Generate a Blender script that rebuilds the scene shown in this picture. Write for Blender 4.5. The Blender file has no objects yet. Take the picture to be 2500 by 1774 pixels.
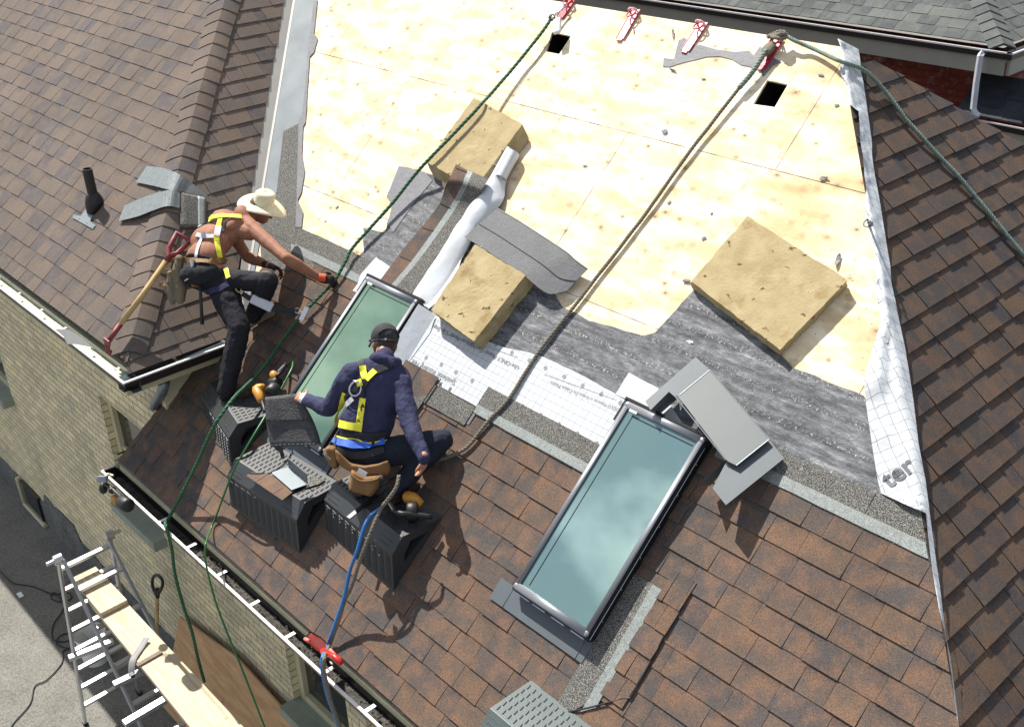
import bpy, bmesh, math, random
from mathutils import Vector, Matrix, noise
from mathutils.geometry import tessellate_polygon
random.seed(7)
SC=bpy.context.scene; COL=SC.collection
R_=math.radians
# ---------------------------------------------------------------- camera calibration (photo 2500x1774)
AL=0.72371136; CA=math.cos(AL); SA=math.sin(AL); TA=math.tan(AL)
FPX=2700.0
def _rot(r):
    a=math.sqrt(sum(c*c for c in r)); return Matrix.Rotation(a,3,Vector(r)/a)
RC=_rot((1.93897643,0.83184429,-0.54366822))      # world -> camera (x right, y down, z forward)
RT=RC.transposed()
CAM=Vector((7.8990,-2.5163,4.9298))
FWD=RT@Vector((0,0,1)); IUP=RT@Vector((0,-1,0)); IRT=RT@Vector((1,0,0))
def ray(p): return RT@Vector(((p[0]-1250)/FPX,(p[1]-887)/FPX,1.0))
def on(p,P0,N):
    r=ray(p); N=Vector(N); t=((Vector(P0)-CAM)@N if False else (Vector(P0)-CAM).dot(N))/r.dot(N); return CAM+r*t
def Xp(p,x): return on(p,(x,0,0),(1,0,0))
def Yp(p,y): return on(p,(0,y,0),(0,1,0))
def Zp(p,z): return on(p,(0,0,z),(0,0,1))
def Dp(p,d): return CAM+ray(p)*d
def Z(ox,oy,s): return lambda a,b:(ox+a/s,oy+b/s)
def D(a,b): return (a*1.0922,b*1.0922)
class Frame:
    def __init__(s,o,U,V):
        s.o=Vector(o); s.U=Vector(U).normalized(); s.V=Vector(V).normalized(); s.N=s.U.cross(s.V).normalized()
    def w(s,u,v,h=0): return s.o+s.U*u+s.V*v+s.N*h
    def px(s,p,h=0):
        P=on(p,s.o+s.N*h,s.N)-s.o; return (P.dot(s.U),P.dot(s.V))
    def P(s,p,h=0): return on(p,s.o+s.N*h,s.N)
FM=Frame((0,0,0),(1,0,0),(0,CA,SA))               # main slope
FR=Frame((7.76,0,0),(0,1,0),(-CA,0,SA))           # right hip end
F1=Frame((1.55,0,0),(0,1,0),(-CA,0,SA))           # wing, side facing the valley
G2=math.atan(.812)
Z20=1.068-.812*.216
F2=Frame((0,0,Z20),(1,0,0),(0,math.cos(G2),math.sin(G2)))   # wing, front slope
# ---------------------------------------------------------------- tagging
def tag(o,label=None,cat=None,group=None,kind=None):
    if label: o['label']=label
    if cat: o['category']=cat
    if group: o['group']=group
    if kind: o['kind']=kind
    return o
def empty(name,loc=(0,0,0),**k):
    o=bpy.data.objects.new(name,None); o.location=loc; o.empty_display_size=.1; COL.objects.link(o); return tag(o,**k)
class MB:
    def __init__(s): s.v=[]; s.f=[]; s.uv=[]; s.col=[]; s.mi=[]
    def add(s,vs,fs,uvs=None,cols=None,mi=0):
        b=len(s.v); s.v+= [Vector(v) for v in vs]
        for i,f in enumerate(fs):
            s.f.append([b+k for k in f])
            s.uv.append(uvs[i] if uvs else None); s.col.append(cols[i] if cols else None); s.mi.append(mi)
    def box(s,c,ax,ay,az,mi=0):
        c=Vector(c);ax,ay,az=Vector(ax),Vector(ay),Vector(az)
        vs=[c+ax*i+ay*j+az*k for k in(-1,1) for j in(-1,1) for i in(-1,1)]
        s.add(vs,[(0,2,3,1),(4,5,7,6),(0,1,5,4),(2,6,7,3),(0,4,6,2),(1,3,7,5)],mi=mi)
    def bar(s,a,b,w,t,up=(0,0,1),mi=0):
        a,b=Vector(a),Vector(b); d=b-a; x=d.normalized(); y=Vector(up).cross(x)
        if y.length<1e-4: y=Vector((1,0,0)).cross(x)
        y.normalize(); z=x.cross(y); s.box((a+b)/2,d/2,y*w/2,z*t/2,mi)
    def tube(s,pts,r,n=8,cap=True,mi=0,flat=1.0,upv=None):
        pts=[Vector(p) for p in pts]; m=len(pts); rs=r if isinstance(r,(list,tuple)) else [r]*m
        t=(pts[1]-pts[0]).normalized(); a=Vector(upv) if upv else (Vector((0,0,1)) if abs(t.z)<.9 else Vector((1,0,0)))
        y=a.cross(t).normalized(); b=len(s.v); vs=[];fs=[]
        for i in range(m):
            t=((pts[min(i+1,m-1)]-pts[max(i-1,0)])).normalized()
            y=(y-t*y.dot(t)).normalized(); z=t.cross(y)
            for k in range(n):
                A=2*math.pi*k/n; vs.append(pts[i]+y*(math.cos(A)*rs[i])+z*(math.sin(A)*rs[i]*flat))
        for i in range(m-1):
            for k in range(n):
                k2=(k+1)%n; fs.append((i*n+k,i*n+k2,(i+1)*n+k2,(i+1)*n+k))
        if cap: fs.append(tuple(range(n-1,-1,-1))); fs.append(tuple((m-1)*n+k for k in range(n)))
        s.add(vs,fs,mi=mi)
    def ell(s,c,ax,ay,az,nu=12,nv=8,mi=0):
        c=Vector(c);ax,ay,az=Vector(ax),Vector(ay),Vector(az); vs=[c-az];fs=[]
        for j in range(1,nv):
            p=math.pi*j/nv-math.pi/2
            for i in range(nu):
                t=2*math.pi*i/nu; vs.append(c+ax*math.cos(t)*math.cos(p)+ay*math.sin(t)*math.cos(p)+az*math.sin(p))
        vs.append(c+az); L=len(vs)-1
        for i in range(nu):
            i2=(i+1)%nu; fs.append((0,1+i2,1+i)); fs.append((L,L-nu+i,L-nu+i2))
            for j in range(nv-2):
                a=1+j*nu; fs.append((a+i,a+i2,a+nu+i2,a+nu+i))
        s.add(vs,fs,mi=mi)
    def cap(s,p0,r0,p1,r1,n=12):
        p0,p1=Vector(p0),Vector(p1); d=p1-p0; L=d.length; t=d/L if L>1e-6 else Vector((0,0,1))
        pts=[];rs=[]
        for k in range(5):
            a=math.pi/2*(k/4-1); pts.append(p0+t*(r0*math.sin(a))); rs.append(max(r0*math.cos(a),1e-3))
        for k in range(1,4): pts.append(p0.lerp(p1,k/4)); rs.append(r0+(r1-r0)*k/4)
        for k in range(5):
            a=math.pi/2*k/4; pts.append(p1+t*(r1*math.sin(a))); rs.append(max(r1*math.cos(a),1e-3))
        s.tube(pts,rs,n)
    def build(s,name,mat,parent=None,smooth=False,bevel=0):
        me=bpy.data.meshes.new(name); me.from_pydata([tuple(v) for v in s.v],[],s.f); me.validate(clean_customdata=False)
        ok=len(me.polygons)==len(s.f)
        mats=mat if isinstance(mat,(list,tuple)) else [mat]
        for m in mats: me.materials.append(m)
        if ok:
            if any(s.mi):
                for i,p in enumerate(me.polygons): p.material_index=s.mi[i]
            if any(u is not None for u in s.uv):
                l=me.uv_layers.new(name='UVMap')
                for i,p in enumerate(me.polygons):
                    if s.uv[i]:
                        for k,li in enumerate(p.loop_indices): l.data[li].uv=s.uv[i][k]
            if any(c is not None for c in s.col):
                ca=me.color_attributes.new('rnd','FLOAT_COLOR','CORNER')
                for i,p in enumerate(me.polygons):
                    if s.col[i]:
                        for k,li in enumerate(p.loop_indices): ca.data[li].color=s.col[i][k]
        if smooth:
            for p in me.polygons: p.use_smooth=True
        o=bpy.data.objects.new(name,me); COL.objects.link(o)
        if bevel:
            b=o.modifiers.new('b','BEVEL'); b.width=bevel; b.segments=2; b.limit_method='ANGLE'
        if parent is not None:
            o.parent=parent; o.matrix_parent_inverse=parent.matrix_basis.inverted()
        return o
def box_obj(name,c,ax,ay,az,mat,parent=None,bevel=0):
    m=MB(); m.box(c,ax,ay,az); return m.build(name,mat,parent,bevel=bevel)
def catmull(pts,n=8):
    P=[Vector(p) for p in pts]; P=[P[0]*2-P[1]]+P+[P[-1]*2-P[-2]]; out=[]
    for i in range(1,len(P)-2):
        for k in range(n):
            t=k/n; a,b,c,d=P[i-1],P[i],P[i+1],P[i+2]
            out.append(.5*((2*b)+(c-a)*t+(2*a-5*b+4*c-d)*t*t+(3*b-a-3*c+d)*t**3))
    out.append(P[-2]); return out
def resample(pts,step):
    out=[pts[0]]; acc=0
    for a,b in zip(pts,pts[1:]):
        L=(b-a).length
        while acc+L>=step and L>1e-9:
            a=a+(b-a)*((step-acc)/L); out.append(a); L=(b-a).length; acc=0
        acc+=L
    out.append(pts[-1]); return out
def rope(name,pts,r,mat,parent=None,pitch=.07,smooth_n=10,wob=0.0):
    P=resample(catmull(pts,smooth_n),pitch/7)
    if wob: P=[p+Vector((noise.noise(p*6),noise.noise(p*6+Vector((9,0,0))),0))*wob for p in P]
    mb=MB(); y=None; strands=[[],[],[]]
    for i,p in enumerate(P):
        t=(P[min(i+1,len(P)-1)]-P[max(i-1,0)]).normalized()
        if y is None: y=Vector((0,0,1)).cross(t).normalized()
        y=(y-t*y.dot(t)).normalized(); z=t.cross(y)
        for k in range(3):
            A=2*math.pi*(i/7.0+k/3); strands[k].append(p+(y*math.cos(A)+z*math.sin(A))*r*.52)
    for s in strands: mb.tube(s,r*.6,6)
    return mb.build(name,mat,parent,smooth=True)
def poly_mesh(loops,to3,h,thick,name,mat,parent,uvs=1.0):
    """flat polygon (with holes) on a frame; loops in uv"""
    L3=[[Vector((p[0],p[1],0)) for p in lp] for lp in loops]
    tris=tessellate_polygon(L3); flat=[p for lp in loops for p in lp]
    mb=MB(); n=len(flat)
    top=[to3(p[0],p[1],h(p[0],p[1]) if callable(h) else h) for p in flat]
    fs=[];us=[]
    for t in tris:
        a,b,c=[Vector((flat[i][0],flat[i][1])) for i in t]
        t=list(t)
        if (b-a).cross(c-a)<0: t=t[::-1]
        fs.append(t); us.append([(flat[i][0]*uvs,flat[i][1]*uvs) for i in t])
    mb.add(top,fs,us)
    if thick>0:
        bot=[to3(p[0],p[1],(h(p[0],p[1]) if callable(h) else h)-thick) for p in flat]
        k=0
        for lp in loops:
            m=len(lp)
            for i in range(m):
                a,b=k+i,k+(i+1)%m
                mb.add([top[a],top[b],bot[b],bot[a]],[(0,3,2,1)],[[(flat[a][0],flat[a][1])]*2+[(flat[b][0],flat[b][1])]*2])
            k+=m
        mb.add(bot,[f[::-1] for f in fs],us)
    return mb.build(name,mat,parent)
def rag(loop,amp,step=.04,seed=0):
    out=[]
    for i,a in enumerate(loop):
        b=loop[(i+1)%len(loop)]; a2=Vector(a[:2]);b2=Vector(b[:2]); L=(b2-a2).length; n=max(1,int(L/step)); t=(b2-a2).normalized() if L else Vector((1,0)); nn=Vector((-t.y,t.x))
        for k in range(n):
            p=a2+(b2-a2)*(k/n)
            q=noise.noise(Vector((p.x*9,p.y*9,seed)))*amp+noise.noise(Vector((p.x*35,p.y*35,seed+5)))*amp*.4
            out.append(tuple(p+nn*q))
    return out
def sheet(name,F,pts,h,mat,parent=None,ragamp=0,thick=.002,step=.04,px=True,seed=0,holes=()):
    lp=[F.px(p,0) for p in pts] if px else list(pts)
    if ragamp: lp=rag(lp,ragamp,step,seed)
    return poly_mesh([lp]+list(holes),F.w,h,thick,name,mat,parent)
# ---------------------------------------------------------------- materials
def srgb(r,g,b):
    f=lambda c:(c/255/12.92) if c/255<=.04045 else ((c/255+.055)/1.055)**2.4
    return (f(r),f(g),f(b),1)
class NT:
    def __init__(s,name):
        s.m=bpy.data.materials.new(name); s.m.use_nodes=True; s.t=s.m.node_tree; s.n=s.t.nodes; s.l=s.t.links
        s.b=s.n['Principled BSDF']; s.tc=None
    def node(s,t,**k):
        n=s.n.new(t)
        for a,b in k.items():
            if a in n.inputs.keys() if isinstance(a,str) else False: n.inputs[a].default_value=b
            else: setattr(n,a,b)
        return n
    def co(s,kind='Object'):
        if s.tc is None: s.tc=s.n.new('ShaderNodeTexCoord')
        return s.tc.outputs[kind]
    def link(s,a,b): s.l.new(a,b)
    def noise(s,scale,detail=4,rough=.6,vec=None,stretch=None,out='Fac'):
        n=s.n.new('ShaderNodeTexNoise'); n.inputs['Scale'].default_value=scale; n.inputs['Detail'].default_value=detail; n.inputs['Roughness'].default_value=rough
        v=vec or s.co()
        if stretch:
            mp=s.n.new('ShaderNodeMapping'); mp.inputs['Scale'].default_value=stretch; s.link(v,mp.inputs['Vector']); v=mp.outputs[0]
        s.link(v,n.inputs['Vector']); return n.outputs[out]
    def vor(s,scale,vec=None,out='Distance',feature='F1'):
        n=s.n.new('ShaderNodeTexVoronoi'); n.feature=feature; n.inputs['Scale'].default_value=scale; s.link(vec or s.co(),n.inputs['Vector']); return n.outputs[out]
    def ramp(s,fac,stops,interp='LINEAR'):
        n=s.n.new('ShaderNodeValToRGB'); r=n.color_ramp; r.interpolation=interp
        while len(r.elements)<len(stops): r.elements.new(.5)
        for e,(p,c) in zip(r.elements,stops): e.position=p; e.color=c if len(c)==4 else (*c,1)
        s.link(fac,n.inputs[0]); return n.outputs[0]
    def mix(s,fac,a,b,mode='MIX'):
        n=s.n.new('ShaderNodeMix'); n.data_type='RGBA'; n.blend_type=mode
        for i,x in ((0,fac),(6,a),(7,b)):
            if hasattr(x,'links') or isinstance(x,bpy.types.NodeSocket): s.link(x,n.inputs[i])
            else: n.inputs[i].default_value=x
        return n.outputs[2]
    def math(s,op,a,b=0,c=None,clamp=False):
        n=s.n.new('ShaderNodeMath'); n.operation=op; n.use_clamp=clamp
        for i,x in enumerate((a,b) if c is None else (a,b,c)):
            if isinstance(x,bpy.types.NodeSocket): s.link(x,n.inputs[i])
            else: n.inputs[i].default_value=x
        return n.outputs[0]
    def bump(s,h,strength=.3,dist=.01):
        n=s.n.new('ShaderNodeBump'); n.inputs['Strength'].default_value=strength; n.inputs['Distance'].default_value=dist
        s.link(h,n.inputs['Height']); s.link(n.outputs[0],s.b.inputs['Normal'])
    def base(s,c):
        if isinstance(c,bpy.types.NodeSocket): s.link(c,s.b.inputs['Base Color'])
        else: s.b.inputs['Base Color'].default_value=c
    def set(s,rough=.6,metal=0,spec=None):
        if isinstance(rough,bpy.types.NodeSocket): s.link(rough,s.b.inputs['Roughness'])
        else: s.b.inputs['Roughness'].default_value=rough
        s.b.inputs['Metallic'].default_value=metal
        if spec is not None: s.b.inputs['Specular IOR Level'].default_value=spec
        return s
def simple(name,col,rough=.6,metal=0,var=.12,scale=8,bump=.15,bscale=60,spec=None,fine=0):
    t=NT(name); c=Vector(col[:3]); lo=(*(c*(1-var)),1); hi=(*(c*(1+var)),1)
    f=t.noise(scale,5,.6); out=t.ramp(f,[(.3,lo),(.7,hi)])
    if fine:
        g=t.noise(fine,2,.5); out=t.mix(1.0,out,t.ramp(g,[(.3,(.6,.6,.6,1)),(.7,(1.35,1.35,1.35,1))]),'MULTIPLY')
    t.base(out); t.set(rough,metal,spec)
    if bump: t.bump(t.noise(bscale,4,.6),bump,.01)
    return t.m
def shingle_mat(name,pal,dark,accent,acc_amt=.5,bandamt=.75,grain=.45):
    t=NT(name); a=t.n.new('ShaderNodeVertexColor'); a.layer_name='rnd'
    sp=t.n.new('ShaderNodeSeparateColor'); t.link(a.outputs[0],sp.inputs[0]); r,g,b=sp.outputs[0],sp.outputs[1],sp.outputs[2]
    base=t.ramp(r,[(i/len(pal),(*p[:3],1)) for i,p in enumerate(pal)],'CONSTANT')
    # blended accent granules inside the tab
    n1=t.noise(9,3,.5); acc=t.math('MULTIPLY',t.math('GREATER_THAN',t.math('ADD',n1,t.math('MULTIPLY',t.noise(90,3,.7),.25)),.60),acc_amt)
    acc=t.math('MULTIPLY',t.ramp(t.math('ADD',n1,t.math('MULTIPLY',t.noise(120,3,.7),.3)),[(.58,(0,0,0,1)),(.78,(1,1,1,1))]),acc_amt)
    base=t.mix(acc,base,accent)
    # shadow band printed on the upper part of some tabs
    edge=t.math('ADD',g,t.math('MULTIPLY',t.math('SUBTRACT',t.noise(70,4,.8),.5),.9))
    bd=t.ramp(edge,[(.55,(0,0,0,1)),(.95,(1,1,1,1))]); bd=t.math('MULTIPLY',t.math('MULTIPLY',bd,b),bandamt)
    base=t.mix(bd,base,dark)
    n2=t.noise(330,2,.6); n3=t.noise(150,2,.5)
    gr=t.ramp(t.math('ADD',t.math('MULTIPLY',n2,.6),t.math('MULTIPLY',n3,.4)),[(.34,(1-grain,1-grain,1-grain,1)),(.5,(1,1,1,1)),(.66,(1+grain,1+grain,1+grain,1))])
    base=t.mix(1.0,base,gr,'MULTIPLY')
    sp2=t.ramp(t.vor(210,out='Color'),[(.93,(0,0,0,1)),(.97,(1,1,1,1))]); base=t.mix(t.math('MULTIPLY',sp2,.35),base,(.32,.27,.2,1))
    big=t.ramp(t.noise(1.3,3,.5),[(.3,(.88,.88,.88,1)),(.7,(1.1,1.1,1.1,1))]); base=t.mix(1.0,base,big,'MULTIPLY')
    t.base(base); t.set(.93,0,.25); t.bump(n2,.35,.004); return t.m
M={}
M['sh_main']=shingle_mat('ShingleBrownBlend',[srgb(84,76,71),srgb(90,78,71),srgb(78,73,71),srgb(86,76,71),srgb(94,80,70),srgb(77,71,69)],srgb(50,49,52),srgb(124,93,71),.5,.75,.6)
M['sh_right']=shingle_mat('ShingleDarkBrown',[srgb(74,67,64),srgb(80,70,64),srgb(69,65,63),srgb(76,68,64),srgb(84,72,63),srgb(64,61,63)],srgb(38,38,42),srgb(104,79,60),.5,.9,.55)  # same brown shingle, palette darkened for the grazing sun on the right slope
M['sh_wing']=shingle_mat('ShingleFadedTaupe',[srgb(98,89,84),srgb(103,92,85),srgb(92,85,81),srgb(99,90,83),srgb(105,93,84),srgb(87,82,82)],srgb(68,66,70),srgb(110,96,84),.5,.9,.5)
M['sh_grey']=shingle_mat('ShingleGrey',[srgb(88,92,90),srgb(80,84,83),srgb(94,97,94),srgb(74,78,79)],srgb(64,66,69),srgb(108,110,106),.4,.5)
def flat_shingle():
    t=NT('GranuleBlack'); n2=t.noise(210,2,.7); c=t.ramp(n2,[(.38,srgb(38,39,40)),(.5,srgb(74,74,72)),(.62,srgb(150,148,140))]); t.base(c); t.set(.92,0,.3); t.bump(n2,.3,.004); return t.m
M['granule']=flat_shingle()
M['tape']=simple('SealantTape',srgb(122,128,126),.55,0,.18,40,.1,80,fine=160)
M['metal_grey']=simple('FlashingGreyPaint',srgb(78,86,91),.55,.0,.05,6,.04,30)
def galv():
    t=NT('GalvanisedValley'); n=t.noise(3,4,.6,stretch=(1,1,1)); c=t.ramp(n,[(.3,srgb(108,116,121)),(.7,srgb(128,135,139))]); t.base(c); t.set(t.ramp(t.noise(14,4,.6),[(.3,(.5,.5,.5,1)),(.7,(.62,.62,.62,1))]),.0); return t.m  # main-slope side of the flashing, its shading put into the colour
M['galv']=galv(); M['galv_light']=simple('ValleyRibMetal',srgb(166,163,156),.5,0,.06,5,.05)  # lighter copy of the same metal for the brightly lit side and rib
def ply():
    t=NT('PlywoodSheathing'); uv=t.co('UV')
    g=t.noise(2.4,4,.55,vec=uv,stretch=(1.0,3,1)); fine=t.noise(10,4,.7,vec=uv,stretch=(1.0,22,1))
    c=t.ramp(g,[(.3,srgb(198,178,140)),(.45,srgb(219,201,166)),(.6,srgb(238,228,206))])
    c=t.mix(.16,c,t.ramp(fine,[(.35,srgb(214,186,146)),(.6,srgb(252,248,238))]),'MULTIPLY')
    lowf=t.noise(.8,3,.55,vec=uv); sxx=t.n.new('ShaderNodeSeparateXYZ'); t.link(uv,sxx.inputs[0]); tanf=t.ramp(t.math('ADD',lowf,t.math('MULTIPLY',t.math('SUBTRACT',sxx.outputs[0],2.6),.055)),[(.50,(0,0,0,1)),(.70,(1,1,1,1))])
    c=t.mix(t.math('MULTIPLY',tanf,.45),c,t.mix(1.0,c,srgb(232,208,168),'MULTIPLY'))
    # ochre stains
    st=t.noise(2.2,4,.65,vec=uv); st2=t.noise(7,5,.6,vec=uv)
    sf=t.math('MULTIPLY',t.ramp(st,[(.42,(0,0,0,1)),(.62,(1,1,1,1))]),t.ramp(st2,[(.42,(0,0,0,1)),(.6,(1,1,1,1))]))
    c=t.mix(t.math('MULTIPLY',sf,.30),c,srgb(186,152,108))
    sm=t.noise(11,4,.6,vec=uv); c=t.mix(t.math('MULTIPLY',t.ramp(sm,[(.56,(0,0,0,1)),(.68,(1,1,1,1))]),.55),c,srgb(168,138,104))
    # knots
    mp=t.n.new('ShaderNodeMapping'); mp.inputs['Scale'].default_value=(1,1.5,1); t.link(uv,mp.inputs[0])
    v=t.vor(6,vec=mp.outputs[0]); 
    wv=t.math('ADD',v,t.math('MULTIPLY',t.math('SUBTRACT',t.noise(40,3,.6,vec=uv),.5),.08))
    pick=t.ramp(t.vor(6,vec=mp.outputs[0],out='Color'),[(.12,(0,0,0,1)),(.18,(1,1,1,1))],'LINEAR')
    kn=t.math('MULTIPLY',t.ramp(wv,[(.05,(1,1,1,1)),(.12,(.45,.45,.45,1)),(.30,(0,0,0,1))]),pick)
    c=t.mix(t.math('MULTIPLY',kn,.78),c,srgb(116,92,68))
    core=t.math('MULTIPLY',t.ramp(wv,[(.02,(1,1,1,1)),(.045,(0,0,0,1))]),pick); c=t.mix(t.math('MULTIPLY',core,.8),c,srgb(70,48,36))
    # nail / staple specks
    vs=t.vor(30,vec=uv); pk=t.ramp(t.vor(30,vec=uv,out='Color'),[(.72,(0,0,0,1)),(.76,(1,1,1,1))]); s1=t.math('MULTIPLY',t.ramp(vs,[(.09,(1,1,1,1)),(.14,(0,0,0,1))]),pk)
    c=t.mix(t.math('MULTIPLY',s1,.85),c,srgb(72,66,62))
    # sheet joints
    sx=t.n.new('ShaderNodeSeparateXYZ'); t.link(uv,sx.inputs[0]); u,vv=sx.outputs[0],sx.outputs[1]
    row=t.math('FLOOR',t.math('DIVIDE',t.math('ADD',vv,-0.405),1.2192))
    def line(x,w): return t.math('LESS_THAN',t.math('ABSOLUTE',x),w)
    rv=t.math('SUBTRACT',t.math('FRACT',t.math('DIVIDE',t.math('ADD',vv,-0.405),1.2192)),0.0)
    lh=t.math('LESS_THAN',rv,.0058)
    off=t.math('MULTIPLY',t.math('MODULO',t.math('ABSOLUTE',row),2.0),1.22)
    ru=t.math('FRACT',t.math('DIVIDE',t.math('ADD',t.math('ADD',u,21.52),off),2.4384)); lv=t.math('LESS_THAN',ru,.0026)
    ln=t.math('MULTIPLY',t.math('MAXIMUM',lh,lv),t.ramp(t.noise(6,2,.5,vec=uv),[(.35,(.4,.4,.4,1)),(.6,(1,1,1,1))]))
    c=t.mix(t.math('MULTIPLY',ln,.95),c,srgb(54,44,38))
    t.base(c); t.set(.7,0,.3); t.bump(t.math('ADD',fine,t.math('MULTIPLY',wv,.5)),.12,.004); return t.m
M['ply']=ply()
def felt():
    t=NT('OldFeltMembrane'); uv=t.co('UV')
    a=t.noise(3,6,.75,vec=uv,stretch=(.7,5,1)); b=t.noise(16,6,.8,vec=uv,stretch=(.7,1.6,1)); 
    c=t.ramp(t.math('ADD',t.math('MULTIPLY',a,.55),t.math('MULTIPLY',b,.45)),[(.36,srgb(32,34,38)),(.47,srgb(78,80,84)),(.56,srgb(114,116,119)),(.66,srgb(170,172,174))])
    cr=t.vor(16,vec=uv,feature='DISTANCE_TO_EDGE'); crk=t.math('MULTIPLY',t.ramp(cr,[(.0,(1,1,1,1)),(.03,(0,0,0,1))]),t.ramp(t.noise(5,3,.6,vec=uv),[(.45,(0,0,0,1)),(.6,(1,1,1,1))]))
    c=t.mix(t.math('MULTIPLY',crk,.7),c,srgb(34,34,36))
    t.link(uv,t.n.new('ShaderNodeSeparateXYZ').inputs[0])
    sx=t.n.new('ShaderNodeSeparateXYZ'); t.link(uv,sx.inputs[0])
    rows=t.math('FRACT',t.math('DIVIDE',t.math('ADD',sx.outputs[1],t.math('MULTIPLY',t.noise(3,2,.5,vec=uv),.03)),.146))
    rl=t.math('MULTIPLY',t.ramp(rows,[(0,(1,1,1,1)),(.10,(0,0,0,1))]),t.ramp(b,[(.42,(0,0,0,1)),(.52,(1,1,1,1))]))
    tar=t.ramp(rows,[(.0,(1,1,1,1)),(.10,(.6,.6,.6,1)),(.35,(0,0,0,1))]); tar=t.math('MULTIPLY',tar,t.ramp(t.noise(30,5,.8,vec=uv),[(.44,(0,0,0,1)),(.54,(1,1,1,1))]))
    c=t.mix(t.math('MULTIPLY',tar,.85),c,srgb(52,56,62))
    sparkle=t.math('MULTIPLY',t.ramp(t.noise(60,4,.8,vec=uv),[(.56,(0,0,0,1)),(.64,(1,1,1,1))]),t.math('MAXIMUM',rl,t.math('MULTIPLY',tar,.8)))
    c=t.mix(t.math('MULTIPLY',sparkle,.9),c,srgb(236,236,232))  # white glints painted along the tar and lap lines
    t.base(c); t.set(t.ramp(tar,[(0,(.75,.75,.75,1)),(1,(.28,.28,.28,1))]),0,.6); t.bump(t.math('ADD',t.math('ADD',b,t.noise(70,4,.8,vec=uv)),t.math('MULTIPLY',tar,.8)),.7,.008); return t.m
M['felt']=felt()
M['felt_grey']=simple('GreyFeltScrap',srgb(112,112,116),.7,0,.14,7,.4,25,fine=220)
def under(name,du=.105,rot=0,grid=(150,156,164)):
    t=NT(name); uv=t.co('UV')
    mp=t.n.new('ShaderNodeMapping'); mp.inputs['Rotation'].default_value=(0,0,rot); t.link(uv,mp.inputs[0]); sx=t.n.new('ShaderNodeSeparateXYZ'); t.link(mp.outputs[0],sx.inputs[0])
    def ln(x,w): return t.math('LESS_THAN',t.math('FRACT',t.math('DIVIDE',x,du)),w)
    g=t.math('MAXIMUM',ln(sx.outputs[0],.06),ln(sx.outputs[1],.06))
    mask=t.math('GREATER_THAN',t.noise(1.1,1,.5,vec=mp.outputs[0]),.0)
    c=t.mix(t.math('MULTIPLY',t.math('MULTIPLY',g,mask),.7),srgb(184,188,192),srgb(*grid))
    t.base(c); t.set(.5,0,.4)
    w=t.noise(6,5,.6,vec=uv,stretch=(1,.5,1)); t.bump(t.math('ADD',w,t.math('MULTIPLY',t.noise(30,3,.6,vec=uv),.12)),.35,.03); return t.m
M['under']=under('UnderlaymentWhite',.05,0,(96,102,110))
M['under_diag']=under('UnderlaymentHip',.058,R_(40),(84,90,100))
M['under_plain']=simple('UnderlaymentBack',srgb(192,197,202),.4,0,.05,4,.5,9,.5)
M['print']=simple('PrintedInk',srgb(112,116,122),.6,0,.05,5,0)
M['print_dark']=simple('PrintedInkDark',srgb(92,94,98),.6,0,.05,5,0)
def brick(name,c1,c2,mort,sc=(1,1,1)):
    t=NT(name); uv=t.co('UV'); b=t.n.new('ShaderNodeTexBrick'); b.inputs['Scale'].default_value=1; b.inputs['Brick Width'].default_value=.215; b.inputs['Row Height'].default_value=.076; b.inputs['Mortar Size'].default_value=.005
    b.inputs['Color1'].default_value=c1; b.inputs['Color2'].default_value=c2; b.inputs['Mortar'].default_value=mort; b.inputs['Bias'].default_value=-.1; b.inputs['Mortar Smooth'].default_value=.3; t.link(uv,b.inputs['Vector'])
    n=t.noise(1.2,5,.65,vec=uv); big=t.ramp(n,[(.28,(.62,.66,.66,1)),(.5,(1,1,1,1)),(.72,(1.22,1.18,1.05,1))])
    c=t.mix(1.0,b.outputs['Color'],big,'MULTIPLY'); n2=t.noise(45,4,.7,vec=uv); c=t.mix(1.0,c,t.ramp(n2,[(.3,(.78,.78,.78,1)),(.7,(1.2,1.2,1.2,1))]),'MULTIPLY')
    n4=t.noise(5,4,.7,vec=uv); c=t.mix(t.math('MULTIPLY',t.ramp(n4,[(.52,(0,0,0,1)),(.7,(1,1,1,1))]),.5),c,srgb(150,154,158))
    t.base(c); t.set(.9); t.bump(t.math('SUBTRACT',t.math('MULTIPLY',n2,.4),b.outputs['Fac']),.6,.01); return t.m
M['brick']=brick('YellowBrick',srgb(220,208,172),srgb(190,180,150),srgb(108,104,90))
M['brick_red']=brick('RedBrick',srgb(120,52,38),srgb(96,40,32),srgb(70,42,36))
M['cream']=simple('CreamPaint',srgb(186,180,148),.6,0,.06,5,.05)
M['sill']=simple('StoneSill',srgb(138,146,134),.85,0,.1,9,.2,60)
M['glass_dark']=simple('WindowGlassDark',(.012,.015,.02,1),.08,0,.05,3,0,spec=.8)
M['alu']=simple('AluminiumLadder',srgb(196,200,206),.32,.85,.08,8,.05,40)
M['alu_dull']=simple('AluminiumDull',srgb(150,154,160),.5,.7,.1,10,.1,50)
M['white']=simple('WhitePaint',srgb(226,226,222),.5,0,.03,4,.03)
M['gutter_white']=simple('GutterWhiteLip',srgb(224,218,216),.4,.1,.05,12,.05)
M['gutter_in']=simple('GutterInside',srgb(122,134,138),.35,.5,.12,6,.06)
M['gutter_brown']=simple('GutterBrownFace',srgb(44,36,36),.4,0,.1,8,.04)
M['fascia']=simple('FasciaGrey',srgb(140,142,134),.6,0,.05,6,.05)
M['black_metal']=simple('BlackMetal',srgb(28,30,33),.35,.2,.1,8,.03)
M['frame_silver']=simple('SkylightCladding',srgb(126,129,135),.45,.5,.04,5,.02)
M['foam']=None
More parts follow.
